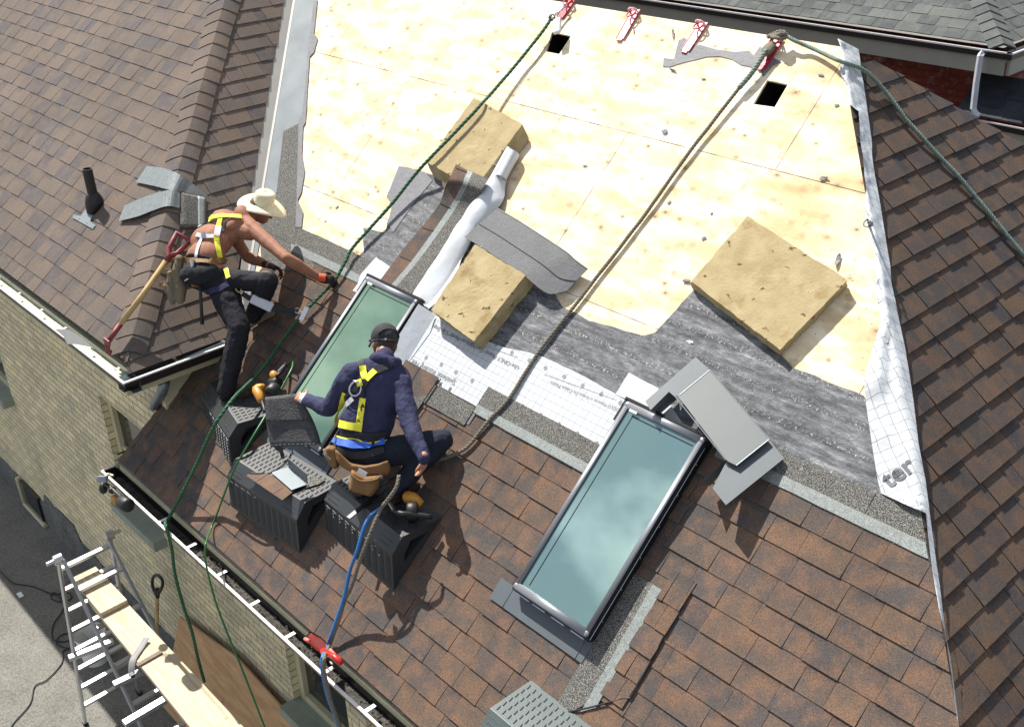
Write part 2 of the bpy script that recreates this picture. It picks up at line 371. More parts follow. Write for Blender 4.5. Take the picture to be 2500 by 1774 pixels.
def foam():
    t=NT('YellowFoam'); n=t.noise(7,5,.6); c=t.ramp(n,[(.3,srgb(152,136,102)),(.6,srgb(168,153,118)),(.8,srgb(178,165,132))])
    st=t.ramp(t.noise(5,4,.6),[(.58,(0,0,0,1)),(.72,(1,1,1,1))]); c=t.mix(t.math('MULTIPLY',st,.55),c,srgb(120,94,48))
    mpf=t.n.new('ShaderNodeMapping'); mpf.inputs['Scale'].default_value=(1,2.0,1); dn=t.n.new('ShaderNodeVectorMath'); dn.operation='MULTIPLY_ADD'; t.link(t.noise(14,4,.7,out='Color'),dn.inputs[0]); dn.inputs[1].default_value=(.14,.14,.14); t.link(t.co(),dn.inputs[2]); t.link(dn.outputs[0],mpf.inputs[0]); v=t.vor(9,vec=mpf.outputs[0]); pk=t.ramp(t.vor(9,vec=mpf.outputs[0],out='Color'),[(.30,(0,0,0,1)),(.36,(1,1,1,1))]); w=t.math('ADD',v,t.math('MULTIPLY',t.noise(30,4,.7),.2))
    h=t.math('MULTIPLY',t.ramp(w,[(.24,(1,1,1,1)),(.275,(0,0,0,1))]),pk); c=t.mix(t.math('MULTIPLY',h,.9),c,srgb(84,66,34))
    t.base(c); t.set(.95,0,.15); t.bump(t.math('SUBTRACT',t.math('MULTIPLY',t.noise(60,4,.7),.35),t.math('MULTIPLY',h,1.0)),.8,.015); return t.m
M['foam']=foam()
M['asphalt']=simple('Asphalt',srgb(112,110,104),.92,0,.14,2.5,.5,160,fine=70)
def wood(name,a,b,sc=(1,14,14)):
    t=NT(name); n=t.noise(3,5,.65,stretch=sc); c=t.ramp(n,[(.3,a),(.7,b)]); v=t.vor(3.2); pk=t.ramp(v,[(.04,(1,1,1,1)),(.10,(0,0,0,1))]); c=t.mix(t.math('MULTIPLY',pk,.6),c,(a[0]*.35,a[1]*.3,a[2]*.25,1)); t.base(c); t.set(.75,0,.3); t.bump(n,.3,.005); return t.m
M['plank']=wood('SpruceStagePlank',srgb(166,150,122),srgb(206,194,168))
M['plyboard']=wood('LeaningPlywood',srgb(160,124,90),srgb(198,164,124),(1,1,6))
M['shaft']=wood('AshHandle',srgb(150,124,80),srgb(196,170,120),(2,2,2))
M['plastic']=simple('RibbedBlackPlastic',srgb(46,49,52),.48,0,.12,10,.12,90,spec=.6)
M['plastic_grey']=simple('RibbedGreyPlastic',srgb(78,88,88),.45,0,.1,10,.12,90,spec=.5)
M['rope_green']=simple('RopeGreen',srgb(30,86,56),.6,0,.25,60,.3,300)
M['rope_dark']=simple('RopeDarkGreen',srgb(26,66,46),.65,0,.25,60,.3,300)
M['hose_green']=simple('AirHoseGreen',srgb(42,104,50),.35,0,.1,20,.0)
M['rope_tan']=simple('RopeGreyTan',srgb(108,102,90),.75,0,.25,60,.3,300)
M['rope_sage']=simple('RopeSage',srgb(106,124,114),.7,0,.3,50,.3,300)
M['rope_blue']=simple('RopeBlue',srgb(44,110,178),.45,0,.15,60,.1,300)
M['red']=simple('AnchorRed',srgb(176,44,66),.4,.1,.1,9,.05)
M['red_dark']=simple('WornRed',srgb(120,44,48),.55,.0,.2,14,.1)
M['red_tool']=simple('RedPlasticTool',srgb(206,42,36),.35,0,.08,8,.03)
M['steel']=simple('Steel',srgb(190,192,196),.28,.9,.06,8,.03)
M['galv_bright']=simple('GalvSheet',srgb(122,131,136),.42,.1,.07,8,.05)
M['skin']=simple('SkinTanned',srgb(142,98,78),.68,0,.16,9,.2,60,spec=.22)
M['skin2']=simple('SkinFair',srgb(172,120,98),.55,0,.10,12,.12,70,spec=.4)
M['hair']=simple('HairBrown',srgb(52,38,30),.7,0,.25,60,.4,200)
def cloth(name,c,sc=14,b=1.0,rough=.85,fine=0):
    t=NT(name); c=Vector(c[:3]); n=t.noise(sc,5,.6,stretch=(1,1,.5)); t.base(t.ramp(n,[(.3,(*(c*.82),1)),(.7,(*(c*1.18),1))])); t.set(rough,0,.25); t.bump(t.math('ADD',n,t.math('MULTIPLY',t.noise(200,2,.5),.06)),b,.025); return t.m
M['navy']=cloth('NavySweater',srgb(50,52,80),11,1.0)
M['jeans_black']=cloth('BlackJeans',srgb(34,34,40),12,.6)
M['jeans']=cloth('BlueJeans',srgb(32,38,50),12,.6)
M['yellow']=simple('HarnessYellow',srgb(226,220,60),.7,0,.08,30,.2,200)
M['grey_web']=simple('HarnessGreyWeb',srgb(196,198,206),.6,0,.05,30,.15,200)
M['black_web']=simple('HarnessBlackWeb',srgb(30,32,38),.75,0,.15,30,.2,200)
M['blue_web']=simple('BeltBlue',srgb(44,92,196),.6,0,.08,20,.15,200)
M['leather']=cloth('TanLeather',srgb(120,90,56),10,.5,.65)
M['suede']=cloth('GreySuede',srgb(112,102,84),10,.5,.8)
M['boot']=cloth('WorkBoot',srgb(58,44,38),20,.4,.7)
M['glove']=cloth('GloveBlack',srgb(44,36,36),20,.4,.8)
M['orange']=simple('GloveOrange',srgb(196,72,36),.7,0,.1,20,.2)
M['cap']=cloth('BlackCap',srgb(52,52,56),16,.35,.85)
def straw():
    t=NT('Straw'); n=t.noise(30,4,.6,stretch=(1,1,6)); t.base(t.ramp(n,[(.3,srgb(196,186,148)),(.7,srgb(228,222,198))])); t.set(.8,0,.2); t.bump(t.noise(90,3,.6,stretch=(1,1,5)),.5,.006); return t.m
M['straw']=straw()
M['toolyellow']=simple('ToolYellow',srgb(186,128,42),.45,0,.15,20,.1)
M['toolblack']=simple('ToolBlack',srgb(26,26,28),.5,0,.15,20,.1)
M['tape_white']=simple('MedicalTape',srgb(226,226,232),.8,0,.04,20,.3)
M['cord']=simple('BlackCord',srgb(30,32,36),.5,0,.1,20,.0)
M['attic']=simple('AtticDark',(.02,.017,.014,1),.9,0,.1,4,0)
M['concrete']=simple('FoundationParging',srgb(96,98,96),.9,0,.3,5,.6,20,fine=25)
M['debris']=simple('LeafDebris',srgb(64,58,46),.9,0,.5,30,.8,60)
# ================================================================ HOUSE
house=empty('brick_house',(3,.5,-3.05),label='yellow brick house with brown shingled roof, half stripped to bare plywood',cat='house')
def shingles(name,F,v0,E,nrows,ul,ur,mat,parent,seed=1,T=(.008,.0125),base=.0,wt=(.11,.24),ws=(.07,.17),vtop=None,top_lap=.03,vmin=-9):
    rn=random.Random(seed); mb=MB()
    for k in range(nrows):
        vb=v0+k*E; vt=vb+E+top_lap
        a0=min(ul(vb),ul(vt)); a1=max(ur(vb),ur(vt)); u=a0-rn.random()*.2; tooth=rn.random()<.5
        while u<a1:
            w=rn.uniform(*(wt if tooth else ws)); u2=u+w
            th=base+(T[1] if tooth else T[0])+rn.uniform(-.0008,.0008)
            dv=rn.uniform(-.002,.002); v1=max(vb+dv,vmin)
            gp_=.0030; poly=[(u+gp_*.5,v1),(u2-gp_*.5,v1),(u2-gp_*.5,vt),(u+gp_*.5,vt)]
            def clip(poly,f,sg):
                A_,B_=f(vb),f(vt); sl=(B_-A_)/(vt-vb); out=[]
                g_=lambda p: sg*(p[0]-(A_+sl*(p[1]-vb)))
                for i in range(len(poly)):
                    p,q=poly[i],poly[(i+1)%len(poly)]; gp,gq=g_(p),g_(q)
                    if gp>=0: out.append(p)
                    if gp*gq<0: t_=gp/(gp-gq); out.append((p[0]+(q[0]-p[0])*t_,p[1]+(q[1]-p[1])*t_))
                return out
            poly=clip(poly,ul,1); poly=clip(poly,ur,-1) if len(poly)>2 else poly
            if len(poly)>2:
                hh=lambda v:th+(base+.0018-th)*max(0,min(1,(v-v1)/(vt-v1)))
                n_=len(poly); P=[F.w(p[0],p[1],hh(p[1])) for p in poly]+[F.w(p[0],p[1],base-.003) for p in poly]
                r=rn.random(); band=(rn.random()**.7 if not tooth else rn.random()*.5 if rn.random()<.4 else 0)
                top=[(r,(p[1]-v1)/(vt-v1),band,1) for p in poly]
                mb.add(P,[tuple(range(n_))]+[(n_+i,n_+(i+1)%n_,(i+1)%n_,i) for i in range(n_)],cols=[top]+[[(r,1,.8,1)]*4]*n_)
            u=u2; tooth=not tooth if rn.random()<.85 else tooth
    return mb.build(name,mat,parent)
EX=.146; VT=2.16
cl=lambda x:x
def m_left(v):      # left limit of main slope: rake, side wall, valley
    if v<.80: return .0+.13*v
    y=v*CA
    return max(.19,1.62-y) if v>1.35 else .19
hipR=lambda v:7.76-v*CA
# deck (plywood) with the two vent holes
def hole(F,pts): return [F.px(p) for p in pts]
h1=[Z(1340,0,8.12)(*p) for p in [(60,640),(440,715),(205,1075),(-60,1025)]]
h2=[Z(1600,20,6.247)(*p) for p in [(1705,1100),(2020,1165),(1820,1510),(1490,1465)]]
h1=hole(FM,h1);h2=hole(FM,h2)
deck=[(0.01,.122),(7.66,.122),(4.02,5.0),(-2.19,5.0),(.44,1.48),(.19,.95),(.10,.8)]
poly_mesh([deck,h1,h2],FM.w,0,.016,'plywood_deck',M['ply'],house)
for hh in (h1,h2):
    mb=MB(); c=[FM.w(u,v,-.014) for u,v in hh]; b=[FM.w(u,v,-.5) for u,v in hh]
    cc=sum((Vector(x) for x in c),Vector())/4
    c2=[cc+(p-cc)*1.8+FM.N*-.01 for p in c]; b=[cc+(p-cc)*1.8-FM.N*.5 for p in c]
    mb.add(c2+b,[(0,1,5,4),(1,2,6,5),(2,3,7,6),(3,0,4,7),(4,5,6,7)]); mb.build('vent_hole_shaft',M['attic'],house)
# other decks
poly_mesh([[(3.6,4.98),(0,0),(8,0),(8,.0)]] if False else [[(0,0),(7.49,0),(3.75,4.99)]],FR.w,-.004,.02,'roof_deck',M['attic'],house)
# back slope
FB=Frame((0,7.49,0),(-1,0,0),(0,-CA,SA))
poly_mesh([[(-7.7,0),(6,0),(6,4.98),(-4.0,4.98)]],FB.w,-.01,.02,'back_slope',M['sh_right'],house)
# main slope shingles: lower rows complete, upper rows left and right of the skylights
NB=14
r0=VT-EX*NB
def rows(name,k0,k1,ul,ur,seed): # k counted down from the top row VT
    return shingles(name,FM,VT-EX*k1,EX,k1-k0+1,ul,ur,M['sh_main'],house,seed,wt=(.16,.31),ws=(.10,.23))
rows('shingle_field',4,14,m_left,lambda v:hipR(v)+.01,3)
rows('shingle_field',0,3,m_left,lambda v:1.50,4)
rows('shingle_field',3,3,lambda v:2.12,lambda v:4.09,42)
rows('shingle_field',0,3,lambda v:4.69,lambda v:hipR(v)+.01,5)
# head lap of the top courses: granule band and sealant line
def headlap(name,u0,u1,v0,v1,h=.0075,u0b=None,u1b=None,mat='granule',nm=None,slant=None):
    a0=u0 if u0b is None else u0b; a1=u1 if u1b is None else u1b
    return poly_mesh([rag([(a0,v0),(a1,v0),(u1,v1),(u0,v1)],.003,.06,u0)],FM.w,h,.004,name,M[mat],house)
top=VT+.34
headlap('headlap_band',.25,1.10,VT+.13,top,u0b=.42,u1b=1.10); headlap('sealant_strip',.33,1.16,VT+.135,VT+.20,.0105,u0b=.40,mat='tape')
headlap('headlap_band',1.10,1.50,VT+.13,top-.005)
sheet('headlap_band',FM,[(634,548),(722,556),(745,600),(772,655),(700,662),(640,640)],.0098,M['granule'],house,.003)
headlap('sealant_strip',1.16,1.50,VT+.135,VT+.20,.0105,mat='tape')
headlap('headlap_band',4.75,5.655,VT+.13,top-.02); headlap('headlap_band',5.66,7.765-top*CA,VT+.13,top,u1b=7.765-(VT+.13)*CA)
headlap('sealant_strip',4.75,7.76-(VT+.2)*CA,VT+.135,VT+.20,.0125,u1b=7.76-(VT+.135)*CA,mat='tape')
m3=VT-3*EX
headlap('headlap_band',2.58,3.045,m3+.03,1.893,.0175); headlap('headlap_band',3.04,4.10,m3+.13,m3+.33,.0125); headlap('sealant_strip',3.05,4.10,m3+.135,m3+.195,.0165,mat='tape')
# vertical starter beside the right skylight
poly_mesh([rag([(4.70,.63),(4.80,.70),(4.885,.83),(4.905,1.51),(4.70,1.51)],.003,.06,2)],FM.w,.015,.006,'starter_strip',M['granule'],house)
poly_mesh([[(4.855,.735),(4.92,.80),(4.90,1.51),(4.835,1.51)]],FM.w,.0175,.004,'sealant_strip',M['tape'],house)
shingles('shingle_flap',FM,VT-EX*9+.03,EX,5,lambda v:4.90,lambda v:5.055,M['sh_main'],house,77,base=.012,wt=(.1,.2),ws=(.1,.15))
mb=MB(); cl_=[FM.px(p) for p in [(1640.5,1520.6),(1603.5,1594.5),(1542.4,1704.1),(1524.5,1705.4),(1440,1728),(1358.8,1744.9)]]
mb.tube([FM.w(u,v,.016) for u,v in cl_],.005,5); mb.build('lifted_shingle_edge',M['black_metal'],house)  # black tube draws the dark line cast by the lifted shingle
# drip edges
mb=MB(); mb.bar(FM.w(0,.118,-.004),FM.w(7.65,.118,-.004),.03,.012,FM.N); mb.build('drip_edge',M['gutter_brown'],house)
# right hip end
backy=lambda v:3.76+1.20*((7.76-v*CA)-3.97)
shingles('hip_end_shingles',FR,4.362-.1494*24,.1494,27,lambda v:v*CA-.0,lambda v:backy(v),M['sh_right'],house,9,T=(.012,.018),wt=(.15,.29),ws=(.09,.20))
# wing: side facing the valley
valx=lambda v:1.55-v*CA      # x at v
def yhip(x): return .216+1.088*(.342-x)
shingles('valley_side_shingles',F1,1.4515,.1465,22,lambda v:max(.16,yhip(valx(v))-.02),lambda v:v*CA-.12,M['sh_wing'],house,12,vmin=1.503,T=(.008,.012),wt=(.16,.3))
poly_mesh([[(.17,1.50),(1.0,1.50),(1.1,1.45),(3.95,5.25),(3.9,6.2),(.20,1.46)]],F1.w,-.004,.02,'roof_deck',M['attic'],house)
# wing: front slope
def xhip(y): return .342-(y-.216)/1.088
c2=math.cos(G2)
shingles('front_wing_shingles',F2,.237,.1683,32,lambda v:-11.0,lambda v:xhip(v*c2)+.02,M['sh_wing'],house,13,vmin=.272,T=(.006,.0095),wt=(.15,.28),ws=(.09,.2))
poly_mesh([[(-12,.268),(xhip(.27*c2),.268),(xhip(6*c2),6.0),(-12,6.0)]],F2.w,-.004,.02,'roof_deck',M['attic'],house)
# hip caps of the wing
def hipP(s): # s = along plan x from the corner, returns point
    x=.345-s; y=yhip(x); return Vector((x,y,TA*(1.55-x)))
hd=(hipP(1)-hipP(0)).normalized()
dL=(-(F2.N.cross(hd))).normalized(); dR=(F1.N.cross(hd)).normalized()
if dL.x>0: dL=-dL
if dR.x<0: dR=-dR
NB_=(F1.N+F2.N).normalized()
def cap_piece(mb,s0,L,wl,wr,r,hb,ht):
    prof=[]
    n=16
    for i in range(n+1):
        t=-1+2*i/n
        prof.append(t)
    def P(s,t,h):
        base=hipP(0)+hd*s
        w=(wr if t>0 else wl)*abs(t); d=dR if t>0 else dL
        drop=-.005*math.sin(math.pi*min(1,abs(t)*1.02))
        return base+d*w+(F1.N if t>0 else F2.N)*(h*min(1,abs(t)*3))+NB_*(h*max(0,1-abs(t)*3)+0)-(F1.N if t>0 else F2.N)*drop+NB_*.012
    vs=[];r0=r;fs=[];cs=[]
    for j,(s,h) in enumerate(((s0,hb),(s0+L,ht))):
        for t in prof: vs.append(P(s,t,h))
    for t in prof: vs.append(P(s0,t,-.004))
    m=n+1
    for i in range(n):
        fs.append((i,i+1,m+i+1,m+i)); cs.append([(r,0,0,1),(r,0,0,1),(r,1,0,1),(r,1,0,1)])
        fs.append((2*m+i,2*m+i+1,i+1,i)); cs.append([(r,1,1,1)]*4)
    fs.append((m-1,3*m-1,2*m-1)); cs.append([(r,1,1,1)]*3)
    mb.add(vs,fs,cols=cs)
mb=MB(); rn=random.Random(4)
for k in range(30):
    cap_piece(mb,.08+k*.150,.19,.185+rn.uniform(-.01,.01),.135+rn.uniform(-.008,.008),rn.random(),.012,.004)
mb.build('hip_cap',M['sh_wing'],house,smooth=False)
# right face of valley: galvanised W flashing
vz=lambda t:(1.535-t*CA)   # crease x on main slope at v=t
def strip(name,fr,pts,h,mat,thick=.002): return poly_mesh([pts],fr.w,h,thick,name,mat,house)
strip('valley_flashing',FM,[(1.50-1.5*CA,1.5),(1.50-1.5*CA+.12,1.5),(1.50-2.3*CA+.14,2.3),(.22,2.50),(-.56,3.36),(-.612,3.466),(-1.16,4.104),(-1.552,4.594),(-1.88,4.99),(-2.22,4.99)],.009,M['galv'])
mb=MB(); A=Vector((1.55-1.5*CA,1.5*CA,1.5*SA)); B=Vector((-2.2,3.75,3.31))
mb.bar(A+Vector((0,0,.012)),B+Vector((0,0,.012)),.02,.022,(0,0,1)); mb.build('valley_rib',M['galv_light'],house)
strip('valley_flashing',F1,[(1.50-valx(1.45)-.02,1.45),(1.50-valx(1.45)+.04,1.45),(1.55-valx(5.2)+.0,5.2),(1.50-valx(5.2)-.20,5.2)],.003,M['galv_light'])
# granule edge strip beside the valley
sheet('valley_starter_strip',FM,[(693.5,323.1),(730.9,303.4),(724,551),(722,600),(640,560),(677.8,468.9)],.012,M['granule'],house,.004)
sheet('valley_membrane',FM,[(768.4,0),(777,0),(773,40),(768,85),(778,96),(768,130),(758,140),(752,230),(748,300),(742,310),(739,380),(746,420),(738,470),(728,490),(742,520),(738,556),(719,556),(731,300),(741,275),(755,114)],.0115,M['felt_grey'],house,.003)
# old felt on the deck
FE=sheet('old_felt',FM,[D(930,870),D(860,700),D(815,600),D(812,510),D(860,520),D(880,460),D(865,440),D(893,372),D(950,385),D(985,400),D(1010,480),D(1080,560),D(1230,640),(1375,750),(1440,783),(1500,800),(1572,820),(1600,812),(1640,770),(1690,712),(1720,700),(1830,790),(1903,862),(1935,898),(2010,925),(2110,966),(2135,1000),(2200,1215),(2215,1262),(1900,1130),(1740,1080),(1500,1100),(1200,960)],.004,M['felt'],house,.012,.03,seed=3)
sheet('felt_patch',FM,[c for c in [D(866,440),D(893,372),D(950,386),D(968,404),D(930,450),D(880,520),D(868,500),D(878,460)]],.008,M['felt_grey'],house,.006,.03)
z0=Z(1600,20,6.247)
sheet('felt_patch',FM,[z0(*p) for p in [(130,770),(290,785),(360,500),(440,460),(600,570),(700,570),(950,640),(1200,670),(1430,655),(1500,730),(1600,590),(1800,760),(1920,830),(1800,880),(1650,1050),(1600,960),(1450,900),(1300,870),(1180,790),(980,740),(780,750),(500,820),(230,900),(118,900)]],.005,M['felt_grey'],house,.004,.02)
# walls ----------------------------------------------------------
WY=.5; GZ=-3.05
W1=(-1.36,-.50,-1.20,-.03); W2=(1.575,2.42,-1.76,-.25); W3=(2.69,3.55,-1.76,-.25); W0=(-5.25,-4.30,-1.25,-.03)
def wall(name,x0,x1,z0,z1,holes,mat,th=.2):
    xs=sorted({x0,x1,*[h[0] for h in holes],*[h[1] for h in holes]}); zs=sorted({z0,z1,*[h[2] for h in holes],*[h[3] for h in holes]})
    mb=MB()
    for a,b in zip(xs,xs[1:]):
        for c,d in zip(zs,zs[1:]):
            if any(h[0]<=a<h[1] and h[2]<=c<h[3] for h in holes): continue
            mb.add([(a,WY,c),(b,WY,c),(b,WY,d),(a,WY,d)],[(0,1,2,3)],[[(a,c),(b,c),(b,d),(a,d)]])
    for h in holes:
        a,b,c,d=h; y2=WY+.11
        for (p,q) in (((a,c),(a,d)),((b,d),(b,c)),((a,d),(b,d)),((b,c),(a,c))):
            w0,w1=(0,1) if p[0]==q[0] else (0,1)
            mb.add([(p[0],WY,p[1]),(p[0],y2,p[1]),(q[0],y2,q[1]),(q[0],WY,q[1])],[(0,1,2,3)],[[(0,p[1]+p[0]*(p[1]==q[1])),(.11,p[1]+p[0]*(p[1]==q[1])),(.11,q[1]+q[0]*(p[1]==q[1])),(0,q[1]+q[0]*(p[1]==q[1]))]])
    return mb.build(name,mat,house)
wall('front_wall',-12,.19,GZ+.35,.93,[W1,W0],M['brick']); wall('front_wall',.19,8.2,GZ+.35,.34,[W2,W3],M['brick'])
# foundation with parged, broken surface
mb=MB(); lp=[(x,GZ+.36+.07*noise.noise(Vector((x*3,0,1)))+(.18 if -4.2<x<-3.2 else 0)) for x in [-12+i*.12 for i in range(170)]]
for (a,za),(b,zb) in zip(lp,lp[1:]): mb.add([(a,WY-.02,GZ-.05),(b,WY-.02,GZ-.05),(b,WY-.02,zb),(a,WY-.02,za),(a,WY+.01,za),(b,WY+.01,zb)],[(0,1,2,3),(3,2,5,4)])
mb.build('foundation',M['concrete'],house)
def window(w,sillmat,sill_ext=.12):
    a,b,c,d=w; y=WY+.09; win=MB()
    t=.075
    for (c0,hx,hz) in (((a+t/2,(c+d)/2),t/2,(d-c)/2),((b-t/2,(c+d)/2),t/2,(d-c)/2),(((a+b)/2,d-t/2),(b-a)/2-t,t/2),(((a+b)/2,c+t/2),(b-a)/2-t,t/2)):
        win.box((c0[0],y,c0[1]),(hx,0,0),(0,.03,0),(0,0,hz))
    for zz in ((c+d)/2,): win.box(((a+b)/2,y+.01,zz),((b-a)/2-t,0,0),(0,.02,0),(0,0,.02))
    f=win.build('window',M['cream'],house,bevel=.004)
    g=MB(); g.box(((a+b)/2,y+.02,(c+d)/2),((b-a)/2-t,0,0),(0,.003,0),(0,0,(d-c)/2-t)); g.build('pane',M['glass_dark'],f)
    s=MB(); s.box(((a+b)/2,WY-.01,c-.045),((b-a)/2+.03,0,0),(0,.12,0),(0,0,.05)); s.build('sill',sillmat,f,bevel=.006)
window(W1,M['sill']);window(W2,M['sill']);window(W3,M['sill']);window(W0,M['sill'])
# basement window
mb=MB(); x0=Yp((80,1200),WY).x; box_obj('basement_window',(x0,WY-.03,GZ+.22),(.28,0,0),(0,.02,0),(0,0,.17),M['glass_dark'],house)
mb.tube([Vector((x0-.32,WY-.05,GZ+.42)),Vector((x0-.32,WY-.05,GZ+.02)),Vector((x0+.34,WY-.05,GZ+.02))],.03,6); mb.build('basement_window_trim',M['cream'],house)
# side wall triangle of the wing + soffits
mb=MB(); mb.add([(.19,WY,.40),(.19,1.30,1.1),(.19,WY,1.1)],[(0,1,2)]); mb.build('side_wall',M['cream'],house)
mb=MB(); mb.box((-5.9,.30,.925),(6.3,0,0),(0,.21,0),(0,0,.01)); mb.box((.30,.72,.924),(.115,0,0),(0,.5,0),(0,0,.01)); mb.build('soffit',M['cream'],house)
mb=MB(); mb.box((3.9,.28,-.10),(3.9,0,0),(0,.23,0),(0,0,.01)); mb.build('soffit',M['cream'],house)
mb=MB(); mb.box((-5.9,.235,.90),(6.28,0,0),(0,.012,0),(0,0,.07)); mb.box((.392,.66,.88),(.012,0,0),(0,.52,0),(0,0,.07)); mb.box((3.88,.085,-.03),(3.84,0,0),(0,.012,0),(0,0,.075)); mb.box((.0,.30,.12),(.012,0,0),(0,.21,0),(0,0,.0)) ; mb.build('fascia',M['cream'],house)
mb=MB(); mb.add([FM.w(.0,.05,-.02),FM.w(.08,.8,-.02),FM.w(.08,.8,-.12),FM.w(.0,.05,-.12)],[(0,1,2,3)]); mb.build('rake_board',M['cream'],house)
# gutters: K profile swept along a path
def gutter(name,A,B,out,zt,w=.125,d=.10,caps=True,hang=.6,hstart=.3,hmat='gutter_white',lipm='gutter_white',facem='gutter_brown',insm='gutter_in',nohang=()):
    A=Vector(A);B=Vector(B);out=Vector(out).normalized();dirv=(B-A).normalized();up=Vector((0,0,1))
    prof=[(.0,0),(0,-d),(w*.55,-d),(w*.78,-d*.55),(w*.93,-d*.35),(w,-.004),(w,0.004)]
    g=MB(); pv=[]
    for P in (A,B): pv.append([P+out*a+up*b for a,b in prof])
    n=len(prof)
    for i in range(n-1): g.add([pv[0][i],pv[1][i],pv[1][i+1],pv[0][i+1]],[(0,1,2,3)])
    g.build(name,M[insm],house)
    par=[o for o in COL.objects if o.name.startswith(name)][-1] if False else COL.objects[-1]
    f=MB()
    for i in range(2,n-1): f.add([pv[0][i]+out*.003-up*.002,pv[1][i]+out*.003-up*.002,pv[1][i+1]+out*.003-up*.002,pv[0][i+1]+out*.003-up*.002],[(3,2,1,0)])
    f.build('gutter_face',M[facem],par)
    l=MB(); l.box((A+B)/2+out*(w-.004)+up*.004,(B-A)/2,out*.009,up*.006); l.build('gutter_lip',M[lipm],par)
    L=(B-A).length; s=hstart
    while s<L:
        if not any(a<s<b for a,b in nohang):
            h=MB(); c=A+dirv*s; h.box(c+out*w*.62+up*.004,dirv*.014,out*w*.34,up*.002); pass
            h.build('gutter_hanger',M[hmat],par)
        s+=hang
    if caps:
        for P in (A,B):
            c=MB(); c.add([P+out*a+up*b for a,b in prof],[tuple(range(n))]); c.build('gutter_end',M[facem],par)
            c=MB(); c.box(P+out*w*.5+up*.004,dirv*.004,out*w*.5,up*.005); c.build('gutter_end_lip',M[lipm],par)
    return par
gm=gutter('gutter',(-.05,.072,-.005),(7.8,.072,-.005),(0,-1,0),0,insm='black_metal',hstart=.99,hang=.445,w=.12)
gw=gutter('gutter',(-11,.205,.995),(.55,.205,.995),(0,-1,0),0,w=.125,hstart=.28,hang=.50,caps=False)
gs=gutter('gutter',(.41,.085,1.0),(.41,1.22,1.0),(1,0,0),0,w=.14,hstart=.45,hang=.42,caps=False,hmat='gutter_brown')
# debris lying in the lower gutter
rn=random.Random(5); mb=MB()
for i in range(2600):
    x=.15+rn.random()*6.5 if rn.random()<.9 else rn.random()*1.2; y=.065-rn.random()*.09; z=-.085+.05*rn.random()*(.6+.4*math.sin(x*5)); c=Vector((x,y,z)); a=rn.random()*6.28
    s=rn.uniform(.003,.011); t=Vector((math.cos(a),math.sin(a),rn.uniform(-.5,.5)))*s; q=Vector((-math.sin(a),math.cos(a),rn.uniform(-.5,.5)))*s*.5
    mb.add([c-t,c+q,c+t,c-q],[(0,1,2,3)])
o=mb.build('leaf_debris',M['debris'],gm); o['kind']='stuff'
rn=random.Random(15); mb=MB()
mb.box((3.7,.03,-.088),(3.7,0,0),(0,.04,0),(0,0,.004)); mb.build('gutter_silt',simple('GutterSilt',srgb(58,56,52),.85,0,.9,16,.8,30),gm)
# bent lip of the wing gutter
zz=Z(0,640,4.51)
mb=MB(); ps=[Yp(zz(*p),.0+.0) for p in [(600,735),(760,740),(900,830),(1045,960),(980,930),(850,905),(740,900),(700,820)]]
mb.add([p for p in ps],[tuple(range(len(ps)))]); mb.build('bent_gutter_trim',M['white'],gw)
# downspout elbow near the wing corner
mb=MB(); q=Z(200,820,4.275); mb.tube([Yp(q(*p),.46) for p in [(860,490),(830,600),(775,680),(765,740)]],.05,8,flat=.7); mb.build('downspout_elbow',M['gutter_in'],house,smooth=True)
# soldier brick piece above
# ---------------------------------------------------------------- ground
g=MB(); g.add([(-60,-60,GZ),(60,-60,GZ),(60,60,GZ),(-60,60,GZ)],[(0,1,2,3)]); tag(g.build('ground',M['asphalt']),kind='structure')
# ---------------------------------------------------------------- neighbouring house
nb=empty('neighbouring_house',(2,9.4,GZ),label='red brick neighbouring house with grey shingled roof and white downspout',cat='house')
NY=8.6; a=Yp((1718,8),NY); b=Yp((2459,138),NY); nz=a.z; nx=b.x
nz=(a.z+b.z)/2
mb=MB()
mb.add([(-14,NY+.55,GZ),(nx-.30,NY+.55,GZ),(nx-.30,NY+.55,nz-.1),(-14,NY+.55,nz-.1)],[(0,1,2,3)],[[(-14,GZ),(nx,GZ),(nx,nz),(-14,nz)]])
mb.add([(nx-.30,NY+.55,GZ),(nx-.30,NY+8,GZ),(nx-.30,NY+8,nz-.1),(nx-.30,NY+.55,nz-.1)],[(0,1,2,3)],[[(0,GZ),(8,GZ),(8,nz),(0,nz)]])
mb.build('wall',M['brick_red'],nb)
s30=math.radians(30)
FN=Frame((0,NY+.1,nz+.03),(1,0,0),(0,math.cos(s30),math.sin(s30))); FN2=Frame((nx-.1,0,nz+.03),(0,1,0),(-math.cos(s30),0,math.sin(s30)))
def nrows(name,F,ul,ur,seed): 
    o=shingles(name,F,0,.145,24,ul,ur,M['sh_grey'],nb,seed,T=(.004,.008)); return o
nrows('roof_shingles',FN,lambda v:-11,lambda v:nx-.1-v*math.cos(s30),21); nrows('roof_shingles',FN2,lambda v:NY+.1+v*math.cos(s30),lambda v:NY+7,22)
mb=MB(); hp=Vector((nx-.1,NY+.1,nz+.03)); hdv=Vector((-1,1,math.tan(s30))).normalized(); lo_=hdv.cross(FN.N).normalized(); ro_=FN2.N.cross(hdv).normalized()
if lo_.x>0: lo_=-lo_
if ro_.x<0: ro_=-ro_
